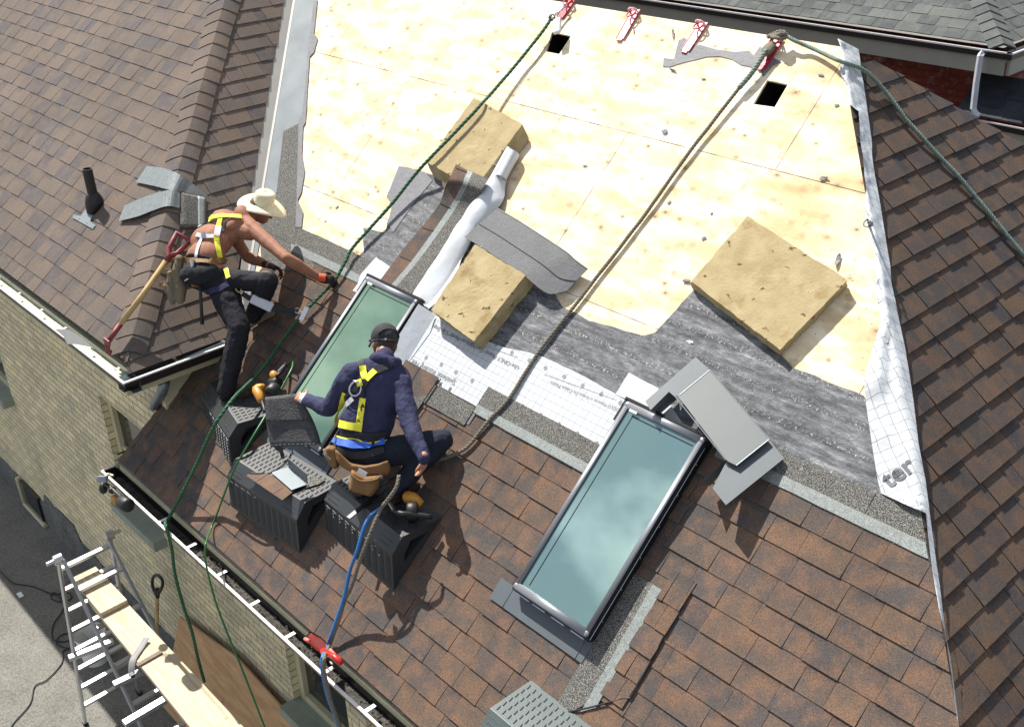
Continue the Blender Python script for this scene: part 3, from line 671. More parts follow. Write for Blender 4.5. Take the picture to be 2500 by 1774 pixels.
for k in range(24):
    r=rn.random(); p0=hp+hdv*(k*.145); p1=hp+hdv*(k*.145+.18)
    mb.add([p0+lo_*.14+FN.N*.016,p0+Vector((0,0,.026)),p0+ro_*.14+FN2.N*.016,p1+lo_*.14+FN.N*.004,p1+Vector((0,0,.012)),p1+ro_*.14+FN2.N*.004,p0+lo_*.14,p0,p0+ro_*.14],[(0,1,4,3),(1,2,5,4),(6,7,1,0),(7,8,2,1)],cols=[[(r,0,0,1)]*4]*2+[[(r,1,1,1)]*4]*2)
mb.build('ridge_cap',M['sh_grey'],nb)
mb=MB(); mb.box((nx/2-7,NY-.02,nz-.15),(nx/2+7,0,0),(0,.015,0),(0,0,.085)); mb.box((nx+.03,NY+4,nz-.15),(.015,0,0),(0,4.0,0),(0,0,.085)); mb.box((nx/2-7,NY+.32,nz-.17),(nx/2+7-.2,0,0),(0,.24,0),(0,0,.01)); mb.box((nx-.16,NY+4.2,nz-.171),(.13,0,0),(0,4,0),(0,0,.01)); mb.build('fascia',M['fascia'],nb)
def ngut(A,B,out,nm='gutter'):
    A=Vector(A);B=Vector(B);out=Vector(out); mb=MB(); 
    mb.box((A+B)/2+out*.06-Vector((0,0,.04)),(B-A)/2,out*.055,Vector((0,0,.026))); o=mb.build(nm,M['black_metal'],nb)
    mb=MB(); mb.box((A+B)/2+out*.117,(B-A)/2,out*.008,Vector((0,0,.007))); mb.build('gutter_lip',M['gutter_white'],o)
    return o
ngut((-14,NY+.05,nz+.0),(nx+.02,NY+.05,nz+.0),(0,-1,0)); ngut((nx-.04,NY-.06,nz),(nx-.04,NY+8,nz),(1,0,0))
# downspout
q=Z(2000,80,4.578); yy=NY+.48
dp=[Yp(q(*p),NY-.16) for p in [(1800,260),(1755,560),(1722,850),(1745,900),(1790,935)]]
mb=MB(); mb.tube([Yp(q(1815,235),NY-.10)]+dp,.045,4,flat=.75,upv=(1,0,0)); mb.build('downspout',simple('DownspoutWhite',srgb(176,182,192),.45),nb,bevel=.004)
M['sh_porch']=shingle_mat('ShingleSlate',[srgb(50,56,64),srgb(56,61,68),srgb(46,51,59)],srgb(36,40,46),srgb(62,66,72),.4,.5)  # dark palette stands in for the shadow over the porch roof
# lower roof of the neighbouring house
lz=Yp(q(1850,960),NY-.05); FL=Frame((0,NY+.0,lz.z),(1,0,0),(0,math.cos(s30),math.sin(s30)))
o=shingles('porch_roof_shingles',FL,0,.145,4,lambda v:Yp(q(1560,700),NY).x-.1*v,lambda v:12,M['sh_porch'],nb,23,T=(.004,.008))
lx=Yp(q(1500,780),NY-.05).x
ngut((lx-.1,NY-.03,lz.z),(12,NY-.03,lz.z),(0,-1,0),'porch_gutter')
mb=MB(); mb.box(((lx+12)/2,NY-.12,lz.z-.14),((12-lx)/2,0,0),(0,.015,0),(0,0,.08)); mb.build('porch_fascia',M['fascia'],nb)
mb=MB(); mb.add([(lx,NY+.3,GZ),(12,NY+.3,GZ),(12,NY+.3,lz.z-.1),(lx,NY+.3,lz.z-.1)],[(0,1,2,3)],[[(lx,GZ),(12,GZ),(12,lz.z),(lx,lz.z)]]); mb.build('porch_wall',M['brick_red'],nb)
# ================================================================ THINGS ON THE ROOF
def uvP(px,h=0): return FM.P(px,h)
# --- skylights
def glassmat(name,c,c2):
    t=NT(name); n=t.noise(1.2,3,.5); t.base(t.ramp(n,[(.35,c),(.65,c2)])); t.set(.03,.62,1.0); t.b.inputs['Coat Weight'].default_value=1.0; t.b.inputs['Coat Roughness'].default_value=.02; return t.m
GL1=glassmat('SkylightGlassGreen',srgb(112,146,116),srgb(106,140,120)); GL2=glassmat('SkylightGlassTeal',srgb(142,172,163),srgb(132,164,163))
def skylight(u0,u1,v0,v1,h,glass,label,apron,cover):
    r=empty('skylight',FM.w((u0+u1)/2,(v0+v1)/2,0),label=label,cat='skylight',group='deck mounted skylights')
    c=MB(); t=.03
    for (a,b,cc,d) in ((u0,u0+t,v0,v1),(u1-t,u1,v0,v1),(u0+t,u1-t,v0,v0+t),(u0+t,u1-t,v1-t,v1)):
        c.box(FM.w((a+b)/2,(cc+d)/2,(h-.012)/2),FM.U*(b-a)/2,FM.V*(d-cc)/2,FM.N*(h-.012)/2)
    c.build('curb',M['black_metal'],r)
    w=.042
    f=MB(); e=.004
    def seg(a,b,r_=.018): f.tube([FM.w(*a,h-.004),FM.w(*b,h-.004)],r_,12,flat=.42,upv=FM.N)
    q=w/2
    seg((u0+q-e,v0+q),(u0+q-e,v1-q)); seg((u1-q+e,v0+q),(u1-q+e,v1-q)); seg((u0+q-e,v0+q),(u1-q+e,v0+q),.023); seg((u0+q-e,v1-q),(u1-q+e,v1-q),.022)
    for a in ((u0+q-e,v0+q),(u1-q+e,v0+q),(u0+q-e,v1-q),(u1-q+e,v1-q)): f.ell(FM.w(*a,h-.004),FM.U*.0225,FM.V*.0225,FM.N*.0098,10,6)
    f.build('frame',M['frame_silver'],r,smooth=True)
    o=MB()
    for (a,b,cc,d) in ((u0-.006,u0+.004,v0-.006,v1+.006),(u1-.004,u1+.008,v0-.006,v1+.006),(u0,u1,v1-.006,v1+.012),(u0,u1,v0-.010,v0+.002)):
        o.box(FM.w((a+b)/2,(cc+d)/2,h-.035),FM.U*(b-a)/2,FM.V*(d-cc)/2,FM.N*.024)
    o.build('side_cladding',M['black_metal'],r)
    o=MB()
    o.tube([FM.w(u1+.010,v0,h-.03),FM.w(u1+.010,v1-.05,h-.03)],.002,4)
    for a in (.02,.24,.50,.76): o.box(FM.w(u0+(u1-u0)*(a+.09),v0-.016,h-.052),FM.U*(u1-u0)*.085,FM.V*.003,FM.N*.003)
    for k in range(6): o.ell(FM.w(u1+.010,v0+.12+k*.2,h-.045),FM.U*.004,FM.V*.004,FM.N*.004,6,4)
    o.build('trim_clips',M['steel'],r)
    g=MB(); g.add([FM.w(u0+w-.01,v0+w-.01,h-.012),FM.w(u1-w+.01,v0+w-.01,h-.012),FM.w(u1-w+.01,v1-w+.01,h-.012),FM.w(u0+w-.01,v1-w+.01,h-.012)],[(0,1,2,3)]); g.build('glass',glass,r)
    s=MB(); s.box(FM.w(u0+w+.045,(v0+v1)/2,h-.0105),FM.U*.0022,FM.V*((v1-v0)/2-w-.02),FM.N*.0005); s.box(FM.w((u0+u1)/2+.02,v1-w-.028,h-.0105),FM.U*((u1-u0)/2-w-.03),FM.V*.0035,FM.N*.0005); s.build('glazing_spacer',M['black_metal'],r)  # dark lines painted for the shadow of the glazing spacer
    s=MB(); s.box(FM.w(u0+.085,v1-.045,h+.0075),FM.U*.028,FM.V*.007,FM.N*.0015); s.build('maker_sticker',M['white'],r)
    a0,a1,b0,b1=apron
    m=MB(); m.add([FM.w(a0,b0,.019),FM.w(a1,b0,.019),FM.w(a1,b1,.021),FM.w(a0,b1,.021),FM.w(a0,b0,.014),FM.w(a1,b0,.014)],[(0,1,2,3),(4,5,1,0)]); m.box(FM.w(a0+.115,(b0+b1)/2,.0215),FM.U*.0015,FM.V*(b1-b0)/2,FM.N*.0012); m.box(FM.w(a1-.05,(b0+b1)/2,.0215),FM.U*.0015,FM.V*(b1-b0)/2,FM.N*.0012)
    m.build('apron_flashing',M['metal_grey'],r)
    k=MB(); k.box(FM.w(u0-.012,v1-.06,h-.03),FM.U*.012,FM.V*.075,FM.N*.018); k.box(FM.w((u0+u1)/2,v1+.014,h-.028),FM.U*((u1-u0)/2+.024),FM.V*.008,FM.N*.022); k.build('corner_cover',M['black_metal'],r)
    return r
skylight(4.114,4.703,1.075,2.347,.105,GL2,'right-hand long skylight reflecting sky and cloud, beside the loose grey flashing',(3.95,4.708,.944,1.08),True)
skylight(1.497,2.111,1.085,2.357,.105,GL1,'left-hand green-tinted skylight behind the crouching worker in navy',(1.40,2.20,.93,1.09),True)
# --- loose grey head flashing leaning on the right skylight
q=Z(1560,860,2.3105)
fl=empty('head_flashing',FM.P(q(500,450)),label='loose grey metal skylight flashing lying across the right skylight corner',cat='flashing')
PA=FM.P(q(320,25),.03); PN=(FM.P(q(820,595),.035)-PA).cross(FM.P(q(205,245),.115)-PA).normalized(); PN=PN if PN.z>0 else -PN
def faces(name,groups,mat,parent,thick=.0025):
    mb=MB()
    for g in groups:
        P=[on(q_,PA+PN*(.028 if name=='channel_panel' else 0),PN) if name!='side_wall' or h>.095 else FM.P(q_,h) for q_,h in g]; c=sum(P,Vector())/len(P)
        n=len(P); mb.add(P+[p-FM.N*thick for p in P],[tuple(range(n)),tuple(range(2*n-1,n-1,-1))]+[(n+i,n+(i+1)%n,(i+1)%n,i) for i in range(n)])
    return mb.build(name,mat,parent)
H=lambda a,b,h:(q(a,b),h)
faces('flange',[[H(35,275,.05),H(320,25,.03),H(400,100,.035),H(230,240,.10),H(205,245,.10),H(170,220,.10),H(65,325,.10)]],M['metal_grey'],fl)
faces('channel_panel',[[H(215,240,.125),H(398,98,.055),H(735,490,.055),H(550,637,.13),H(500,612,.15)]],simple('FlashingPanel',srgb(86,92,93),.55,.0,.04,5,.02,20),fl)
faces('flange',[[H(735,494,.05),H(820,595,.035),H(490,860,.07),H(415,765,.11),H(493,615,.13),H(550,640,.12)]],M['metal_grey'],fl)
mb=MB()
for a,b,ha,hb in (((230,240),(400,100),.128,.058),((400,100),(735,490),.058,.058),((735,490),(550,637),.058,.133),((170,220),(205,250),.105,.115),((205,250),(490,605),.125,.155)):
    mb.tube([on(q(*a),PA+PN*.028,PN),on(q(*b),PA+PN*.028,PN)],.0032,6)
mb.build('folded_edge',M['galv_bright'],fl)
faces('side_wall',[[H(170,220,.10),H(65,325,.10),H(120,345,.02),H(215,262,.02)]],M['metal_grey'],fl)
faces('side_wall',[[H(490,605,.15),H(365,712,.12),H(400,752,.06),H(500,640,.06)]],M['metal_grey'],fl)
# --- foam cushions
def foam_slab(top,off,h,label,edge=.0):
    T=[FM.P(p,h) for p in top]; B=[FM.P((p[0]+off[0],p[1]+off[1]),.008) for p in top]
    n=22; mb=MB(); idx={}
    def bil(C,s,t): return (C[0]*(1-s)*(1-t)+C[1]*s*(1-t)+C[2]*s*t+C[3]*(1-s)*t)
    def vert(P): mb.v.append(P); return len(mb.v)-1
    cen=(sum(T,Vector())+sum(B,Vector()))/8
    def disp(P,k=1): 
        d=(P-cen).normalized(); return P+d*(noise.noise(P*13)*.009+noise.noise(P*45)*.005)*k
    top_i=[[vert(disp(bil(T,i/n,j/n),.8)) for i in range(n+1)] for j in range(n+1)]
    per=[(i,0) for i in range(n)]+[(n,j) for j in range(n)]+[(n-i,n) for i in range(n)]+[(0,n-j) for j in range(n)]
    m=6; rings=[[top_i[j][i] for i,j in per]]
    for k in range(1,m+1):
        rings.append([vert(disp(bil(T,i/n,j/n).lerp(bil(B,i/n,j/n),k/m),1.1)) for i,j in per])
    def F(f): mb.f.append(f); mb.uv.append(None); mb.col.append(None); mb.mi.append(0)
    for j in range(n):
        for i in range(n): F([top_i[j][i],top_i[j][i+1],top_i[j+1][i+1],top_i[j+1][i]][::-1])
    L=len(per)
    for k in range(m):
        for i in range(L): F([rings[k][i],rings[k][(i+1)%L],rings[k+1][(i+1)%L],rings[k+1][i]])
    F(rings[-1])
    o=mb.build('foam_cushion',M['foam'],smooth=False); 
    return tag(o,label,'foam cushion','yellow foam cushions on the bare deck')
c2_=Z(800,0,2.5378); c5_=Z(800,560,2.5378); c6_=Z(1600,560,2.5378); c3_=Z(1600,0,2.5378)
foam_slab([c2_(905,605),c2_(1206,770),c2_(916,1165),c2_(612,1005)],(17,36),.10,'stained yellow foam cushion highest up the roof, under the green rope')
foam_slab([c5_(912,92),c5_(1225,285),c5_(905,692),c5_(638,500)],(23,20),.12,'thick yellow foam cushion between white roll and grey felt, above the navy worker')
foam_slab([(1824.6,528),c6_(1192,312),c6_(772,745),c6_(222,322)],(1,15),.075,'largest yellow foam cushion, by itself on the right of the plywood')
# --- white underlayment sheets
us=sheet('underlayment_sheet',FM,[(2.125,1.9),(4.09,1.9),(4.12,2.36),(3.69,2.385),(3.30,2.39),(3.19,2.375),(2.976,2.335),(2.66,2.31),(2.46,2.40),(2.42,2.52),(2.38,2.64),(2.13,2.64)],.0085,M['under'],None,.006,.05,px=False,seed=8)
tag(us,'white printed underlayment with grid lines spread between the two skylights','underlayment')
for pts,l in (([c5_(1870,893),c5_(2050,985),c5_(2130,1090),c5_(2220,1230),c5_(1990,1120),c5_(1790,1025)],'blank white membrane corner above the right skylight, under loose flashing'),
              ([Z(640,540,2.5667)(*p) for p in [(720,230),(808,290),(745,375),(640,400),(600,452),(573,440),(605,395),(625,335)]],'blank white membrane scrap at the top corner of the left skylight')):
    tag(sheet('membrane_piece',FM,pts,.012,M['under_plain'],None,.003,.03),l,'membrane')
o=MB(); o.add([FM.w(2.128,1.86,.085),FM.w(2.27,1.86,.012),FM.w(2.30,2.20,.012),FM.w(2.26,2.33,.02),FM.w(2.128,2.335,.095)],[(0,1,2,3,4)]); tag(o.build('membrane_flap',M['under_plain']),'white membrane turned up against the side of the left skylight','membrane')
def text_on(s,A,B,F,h,mat,parent,name='printed_text',weight=0):
    cu=bpy.data.curves.new(name,'FONT'); cu.body=s; cu.size=1; cu.offset=weight; ob=bpy.data.objects.new(name,cu); COL.objects.link(ob)
    dg=bpy.context.evaluated_depsgraph_get(); me=bpy.data.meshes.new_from_object(ob.evaluated_get(dg)); COL.objects.unlink(ob); bpy.data.objects.remove(ob)
    xs=[v.co.x for v in me.vertices]; x0,x1=min(xs),max(xs)
    a=Vector(F.px(A)) if not isinstance(A,Vector) else A; b=Vector(F.px(B)) if not isinstance(B,Vector) else B
    d=b-a; k=d.length/(x1-x0); d.normalize(); e=Vector((-d.y,d.x))
    for v in me.vertices:
        p=a+d*((v.co.x-x0)*k)+e*(v.co.y*k); v.co=F.w(p.x,p.y,h)
    me.materials.clear(); me.materials.append(mat); o=bpy.data.objects.new(name,me); COL.objects.link(o)
    if parent is not None: o.parent=parent; o.matrix_parent_inverse=parent.matrix_basis.inverted()
    return o
z7_=Z(850,640,5.073)
text_on('Synthetic Roofing Felt',z7_(1355,1475),z7_(812,1205),FM,.0115,M['print'],us)
text_on('Use ONLY Plastic Cap Nails or Plastic Cap Staples',c5_(1195,852),c5_(640,580),FM,.0115,M['print'],us)
text_on('Use SOLO Plásticos o Grapas De Cabeza Plástica',c5_(1850,1130),c5_(1388,940),FM,.0115,M['print'],us)
text_on('re',c5_(775,985),c5_(672,935),FM,.0115,M['print_dark'],us); text_on('F',c5_(965,1075),c5_(905,1045),FM,.0115,M['print_dark'],us,weight=.01)
z5_=Z(1240,940,4.402)
marks=[z5_(*p) for p in [(165,230),(357,325),(553,425),(755,527),(960,632),(810,10),(1012,102),(1218,198)]]+[c5_(*p) for p in [(525,750),(615,797),(710,840),(800,888),(900,940),(1005,990),(1045,715),(1147,765),(1255,815),(1355,862),(1470,915)]]
for p in marks:
    mb=MB(); u,v=FM.px(p); R0=.013
    ring=[FM.w(u+R0*math.cos(a),v+R0*math.sin(a),.0112) for a in [i*math.pi/6 for i in range(13)]]; mb.tube(ring,.0012,4); mb.tube([FM.w(u-R0,v,.0112),FM.w(u+R0,v,.0112)],.001,4); mb.tube([FM.w(u,v-R0,.0112),FM.w(u,v+R0,.0112)],.001,4); mb.build('printed_mark',M['print'],us)
for (a,b) in ((c5_(1340,895),c5_(1790,1055)),(c5_(700,640),c5_(1180,790))):
    A=FM.P(a,.0112);B=FM.P(b,.0112)
    mb=MB(); mb.bar(A,B,.0018,.001,FM.N); mb.build('printed_line',M['print'],us)
# --- hip underlayment wrapping over the right hip
def hipsurf(p,h):
    P=FM.P(p,h)
    if P.x+P.y<7.76: return P
    return FR.P(p,h)
a_=Z(2000,80,4.578); b_=Z(2100,300,4.06); d_=Z(2100,900,4.06); e_=Z(2200,1374,4.06)
Lp=[a_(205,68),a_(240,160),a_(240,300),a_(232,440),a_(275,530),a_(310,640),a_(340,800),a_(440,880),a_(450,1000),a_(458,1200),a_(480,1330),b_(25,300),b_(45,540),b_(62,650),b_(38,770),b_(62,970),b_(105,1120),b_(140,1330),b_(150,1600),c6_(1362,300),c6_(1372,430),c6_(1400,560),c6_(1335,770),c6_(1292,930),c6_(1305,1080),c6_(1345,1350),d_(170,1080),d_(205,1230),d_(420,1330),d_(650,1430),e_(300,0),e_(332,210),e_(380,480),e_(440,700),e_(470,900),e_(500,1100),e_(548,1500),e_(566,1585)]
Rp=[a_(215,70),a_(330,130),a_(440,185),a_(458,300),a_(470,450),a_(495,560),a_(515,700),a_(530,800),a_(548,930),a_(570,1080),a_(590,1230),b_(118,320),b_(135,450),b_(150,540),b_(185,720),b_(215,900),b_(240,1060),b_(270,1250),b_(300,1420),c6_(1462,330),c6_(1485,430),c6_(1510,560),c6_(1545,720),c6_(1575,900),c6_(1598,1050),c6_(1632,1330),d_(650,1110),d_(668,1250),d_(682,1360),d_(690,1430),e_(350,0),e_(385,230),e_(414,480),e_(450,750),e_(482,900),e_(512,1100),e_(560,1500),e_(570,1585)]
mb=MB(); m=8
def dens(A,k=4):
    o=[]
    for p,r in zip(A,A[1:]):
        for i in range(k): o.append((p[0]+(r[0]-p[0])*i/k,p[1]+(r[1]-p[1])*i/k))
    return o+[A[-1]]
Ld,Rd=dens(Lp),dens(Rp); rowsv=[]
for i,(l,r) in enumerate(zip(Ld,Rd)):
    vs=[]
    for j in range(m+1):
        t=j/m; p=(l[0]+(r[0]-l[0])*t,l[1]+(r[1]-l[1])*t); P=hipsurf(p,.0); nzv=abs(noise.noise(P*7))*.03+abs(noise.noise(P*23))*.012
        onR=P.x+P.y>7.76; P=hipsurf(p,(.024 if onR else .012)+nzv*(1-.6*t)+(.03*math.exp(-((i-4*22.5)/6.)**2) if t<.5 else 0)); vs.append(P)
    rowsv.append(vs)
flat=[v for r in rowsv for v in r]; fs=[];uv=[]
for i in range(len(rowsv)-1):
    for j in range(m):
        f=(i*(m+1)+j,(i+1)*(m+1)+j,(i+1)*(m+1)+j+1,i*(m+1)+j+1); fs.append(f); uv.append([(flat[k].x,(flat[k].y+ (0 if flat[k].x+flat[k].y<7.76 else 0))/CA) for k in f])
mb.add(flat,fs,uv); hu=mb.build('hip_underlayment',M['under_diag'],smooth=True)
tag(hu,'crumpled white gridded underlayment strip running down the right hip','underlayment')
from mathutils.bvhtree import BVHTree
bpy.context.view_layer.update(); bvh_=BVHTree.FromObject(hu,bpy.context.evaluated_depsgraph_get())
for s_,A_,B_,F_ in (('ter',d_(390,1330),d_(665,1130),FM),('G',b_(165,1240),b_(232,1180),FM)):
    to=text_on(s_,A_,B_,F_,.2,M['print_dark'],hu,weight=.02)
    bm=bmesh.new(); bm.from_mesh(to.data); bmesh.ops.triangulate(bm,faces=bm.faces[:]); bmesh.ops.subdivide_edges(bm,edges=bm.edges[:],cuts=2,use_grid_fill=True); bm.to_mesh(to.data); bm.free()
    for v in to.data.vertices:
        h=bvh_.ray_cast(v.co,(CAM-v.co).normalized()*-1)
        if h[0] is not None: v.co=h[0]+FM.N*.004

# --- long starter shingle strip laid up the slope
k_=Z(940,350,5.6)
Lq=[(k_(970,285),.14),(k_(900,440),.145),(k_(865,520),.135),(k_(825,590),.09),(k_(745,820),.03),(k_(500,1150),.018),(k_(200,1510),.018),((925,692),.018)]
T1=[(k_(1130,370),.14),(k_(1085,480),.145),(k_(1065,545),.135),(k_(1025,630),.09),(k_(890,870),.03),(k_(670,1190),.018),(k_(370,1600),.018),((950,702),.018)]
T2=[(k_(1200,398),.142),(k_(1150,510),.147),(k_(1125,575),.137),(k_(1085,655),.092),(k_(965,890),.032),(k_(745,1210),.02),(k_(450,1610),.02),((962,707),.02)]
Rq=[(k_(1415,487),.142),(k_(1350,590),.147),(k_(1320,650),.137),(k_(1285,715),.092),(k_(1180,890),.032),(k_(980,1210),.02),(k_(740,1560),.02),((1004,722),.02)]
def loft(name,A,B,mat,parent=None,F=FM,n=3,cols=False,surf=None,thick=.003,smooth=True):
    S=surf or (lambda p,h:F.P(p,h)); A3=catmull([S(p,h) for p,h in A],5); B3=catmull([S(p,h) for p,h in B],5); mb=MB(); vs=[]
    for a,b in zip(A3,B3): vs+= [a.lerp(b,j/n) for j in range(n+1)]
    L=len(A3); fs=[];c=[]
    rn=random.Random(3); rr=rn.random()
    for i in range(L-1):
        if i%10==7: rr=rn.random()
        for j in range(n): fs.append((i*(n+1)+j,(i+1)*(n+1)+j,(i+1)*(n+1)+j+1,i*(n+1)+j+1)); c.append([(rr,.3,0,1)]*4)
    mb.add(vs,fs,cols=c); o=mb.build(name,mat,parent,smooth=smooth)
    s=o.modifiers.new('s','SOLIDIFY'); s.thickness=thick; s.offset=0; return o
ss=empty('starter_shingle',FM.P(k_(745,820)),label='long brown and grey starter shingle laid up the slope from the left skylight',cat='shingle')
loft('shingle_face',Lq,T1,M['sh_main'],ss,smooth=False); loft('sealant_strip',T1,T2,M['tape'],ss,smooth=False); loft('headlap',T2,Rq,M['granule'],ss,smooth=False)
for i_,(a_0,b_0) in enumerate((((970,335),(1120,395)),((750,815),(895,880)),((500,1150),(665,1200)),((200,1540),(360,1610)))):
    jm=MB(); hj=(.147,.036,.021,.021)[i_]; jm.bar(FM.P(k_(*a_0),hj),FM.P(k_(*b_0),hj),.004,.003,FM.N); jm.build('tab_joint',M['black_metal'],ss)
# --- rolled up white membrane
wr=empty('membrane_roll',FM.P(k_(1180,1200)),label='loosely rolled white membrane tube running up the slope from the left skylight',cat='membrane roll')
secs=[((1692,98),(1842,165),.085,.09),((1500,440),(1665,500),.085,.09),((1330,660),(1612,800),.10,.09),((1120,940),(1480,950),.09,.08),((930,1225),(1310,1160),.07,.07),((690,1590),(1050,1560),.04,.055)]
mb=MB(); vs=[]; nn=12; LL=[]
cL=catmull([FM.P(k_(*s[0]),.03) for s in secs]+[FM.P((1002,724),.02)],6); cR=catmull([FM.P(k_(*s[1]),.03) for s in secs]+[FM.P((1060,752),.015)],6)
hs=[s[3] for s in secs]+[.03]; L=len(cL)
for i,(a,b) in enumerate(zip(cL,cR)):
    x=i/(L-1)*(len(hs)-1); k0=min(int(x),len(hs)-2); hh=hs[k0]+(hs[k0+1]-hs[k0])*(x-k0)
    for j in range(nn+1):
        t=j/nn; P=a.lerp(b,t)+FM.N*(hh*math.sin(math.pi*t)**.6*(1-.35*t))+FM.N*noise.noise(a.lerp(b,t)*9)*.012*min(1,i/10); vs.append(P)
mb.add(vs,[(i*(nn+1)+j,(i+1)*(nn+1)+j,(i+1)*(nn+1)+j+1,i*(nn+1)+j+1) for i in range(L-1) for j in range(nn)]); mb.build('membrane',M['under_plain'],wr,smooth=True)
a=FM.P(k_(1765,130),.065); b=FM.P(k_(1585,475),.065); mb=MB(); mb.tube([a,a.lerp(b,.5),b],.043,14,cap=False); mb.tube([a+(a-b).normalized()*.004,b],.030,12,cap=False); mb.tube([a,b],.014,10); mb.build('roll_core',M['under_plain'],wr,smooth=True)
mb=MB(); c0=FM.P(k_(1500,360),.06); ax=(b-a).normalized(); yy_=FM.N.cross(ax)
mb.tube([c0+ax*(-.03+.006*i/3)+ (yy_*math.cos(i*math.pi/7)+FM.N*math.sin(i*math.pi/7))*.035 for i in range(15)],.012,4,flat=.15); mb.build('curled_edge',M['under_plain'],wr,smooth=True)
sheet('bright_fold',FM,[k_(1170,1365),k_(1200,1400),k_(1080,1600),(1120,680),(1075,740),(1050,760),(1010,735)],.03,M['under_plain'],wr,.004)
# --- grey curling shingle
gs_=[c2_(1050,1290),c2_(1130,1330),c2_(1300,1440),c2_(1450,1560),c5_(1450,140),c5_(1610,245),c5_(1560,320),c5_(1490,378),c5_(1380,402),c5_(1300,360),c5_(1215,285),c5_(1080,190),c5_(930,95),c5_(840,45),c5_(890,25),c5_(960,0)]
lo=FM.px(c5_(900,30)); hi=FM.px(c5_(1560,320))
def hcurl(u,v):
    t=(u-lo[0])/(hi[0]-lo[0]); w=FM.px(c5_(1490,378)); return .055+.02*math.sin(t*3)+.06*max(0,1-math.hypot(u-w[0],v-w[1])/.35)
GA=[(c2_(1050,1290),.075),(c2_(1180,1365),.08),(c2_(1320,1455),.085),(c2_(1480,1560),.08),(c5_(1530,185),.07),(c5_(1612,245),.05)]
GB=[(c5_(848,48),.08),(c5_(960,115),.095),(c5_(1080,195),.10),(c5_(1215,285),.10),(c5_(1360,395),.07),(c5_(1480,382),.05)]
g=loft('grey_shingle',GA,GB,simple('ShingleBackGrey',srgb(92,93,96),.75,0,.1,8,.3,30,fine=200),None,n=4,smooth=False)
tag(g,'grey underside of an upturned shingle lying across the deck above the middle foam','shingle')
md=[FM.P(a[0],a[1]+.004).lerp(FM.P(b[0],b[1]+.004),.55) for a,b in zip(GA,GB)]
mb=MB(); mb.tube(catmull(md,4),.0022,4); mb.build('shingle_lap_line',M['black_metal'],g)
mb=MB(); mb.tube(catmull([FM.P(p,h+.003) for p,h in GA],4),.004,5,flat=.5); mb.build('torn_edge',M['tape'],g)
# --- loose brown shingle beside navy worker
ls=empty('loose_shingle',FM.P(c5_(560,950)),label='loose brown shingle lying beside the shoulder of the crouching worker',cat='shingle')
def shp(name,pts,h,mat,parent):
    lp=[FM.px(p) for p in pts]; mb=MB(); P=[FM.w(u,v,h) for u,v in lp]; n=len(P)
    mb.add(P+[p-FM.N*.004 for p in P],[tuple(range(n))]+[(n+i,n+(i+1)%n,(i+1)%n,i) for i in range(n)],cols=[[(.45,.2,0,1)]*n]+[[(.3,1,1,1)]*4]*n); o=mb.build(name,mat,parent); return o
shp('shingle_face',[c5_(560,1050),c5_(450,985),c5_(380,860),c5_(430,778),c5_(700,925),c5_(630,1030)],.022,M['sh_main'],ls); shp('headlap',[c5_(555,1146),c5_(500,1120),c5_(450,985),c5_(560,1050),c5_(630,1030)],.022,M['granule'],ls)
mb=MB(); mb.bar(FM.P(c5_(702,925),.023),FM.P(c5_(555,1148),.023),.006,.004,FM.N); mb.bar(FM.P(c5_(575,850),.0235),FM.P(c5_(505,965),.0235),.003,.002,FM.N); mb.build('cut_edge',M['black_metal'],ls)
# --- torn scraps
sc=[(c2_(1135+955,820),.05,.04,0,'curled grey scrap in the middle of the bright plywood'),(c2_(2118,1255),.035,.018,1.2,'small oval grey scrap beside the tan lifeline, left of it'),(c2_(60,1285),.05,.018,1.1,'oval brown scrap on plywood left of the green rope'),
(c2_(1595,1030),.045,.01,.4,'thin dark sliver on plywood right of the white roll'),(c2_(1900,195),.05,.012,-.9,'thin grey sliver right of the second red anchor from the left'),(c3_(1028,469),.045,.02,.2,'small grey chip below the rope near the right hip'),(c3_(300,493),.045,.012,.3,'thin grey sliver left of the right-hand vent hole'),
(c3_(1125,655),.035,.022,.4,'grey chip right of the right-hand vent hole'),(c3_(1045,1110),.06,.03,.3,'dark triangular scrap below the lower plywood seam on the right'),(c3_(350,1325),.028,.014,.9,'small dark pellet scrap above the big foam cushion'),(c3_(303,1478),.035,.022,.9,'squarish grey scrap just above the big foam cushion corner'),
(c3_(90,1256),.028,.012,1.1,'small dark scrap near the middle of the tan lifeline, right of it'),(c3_(112,441),.07,.02,-.2,'folded grey scrap below the grey felt patch at the ridge'),(c3_(113,220),.10,.018,-1.0,'long narrow grey felt strip between two red anchors'),
(c6_(1135,190),.035,.09,.1,'tall lilac-grey felt scrap right of the big foam cushion'),(c6_(218,700),.05,.025,.0,'crumpled whitish scrap on the old felt below the big foam'),(c6_(197,322),.07,.025,.2,'grey triangular scrap at the left corner of the big foam'),(c2_(1010+600,1090-600),.0,.0,0,'')]
rn=random.Random(11)
for p,w,l,a,lab in sc:
    if not lab: continue
    u,v=FM.px(p); pts=[]
    for k in range(9):
        A=2*math.pi*k/9; r=rn.uniform(.7,1.1); x=math.cos(A)*w/2*r; y=math.sin(A)*l/2*r; pts.append((u+x*math.cos(a)-y*math.sin(a),v+x*math.sin(a)+y*math.cos(a)))
    cv=rn.uniform(1,2)
    o=poly_mesh([pts],FM.w,(lambda uu,vv,u=u,v=v,cv=cv:.006+((uu-u)**2+(vv-v)**2)*6*cv),.003,'felt_scrap',M['under_plain'] if 'whitish' in lab else M['felt_grey'],None); tag(o,lab,'scrap','torn scraps left on the roof')
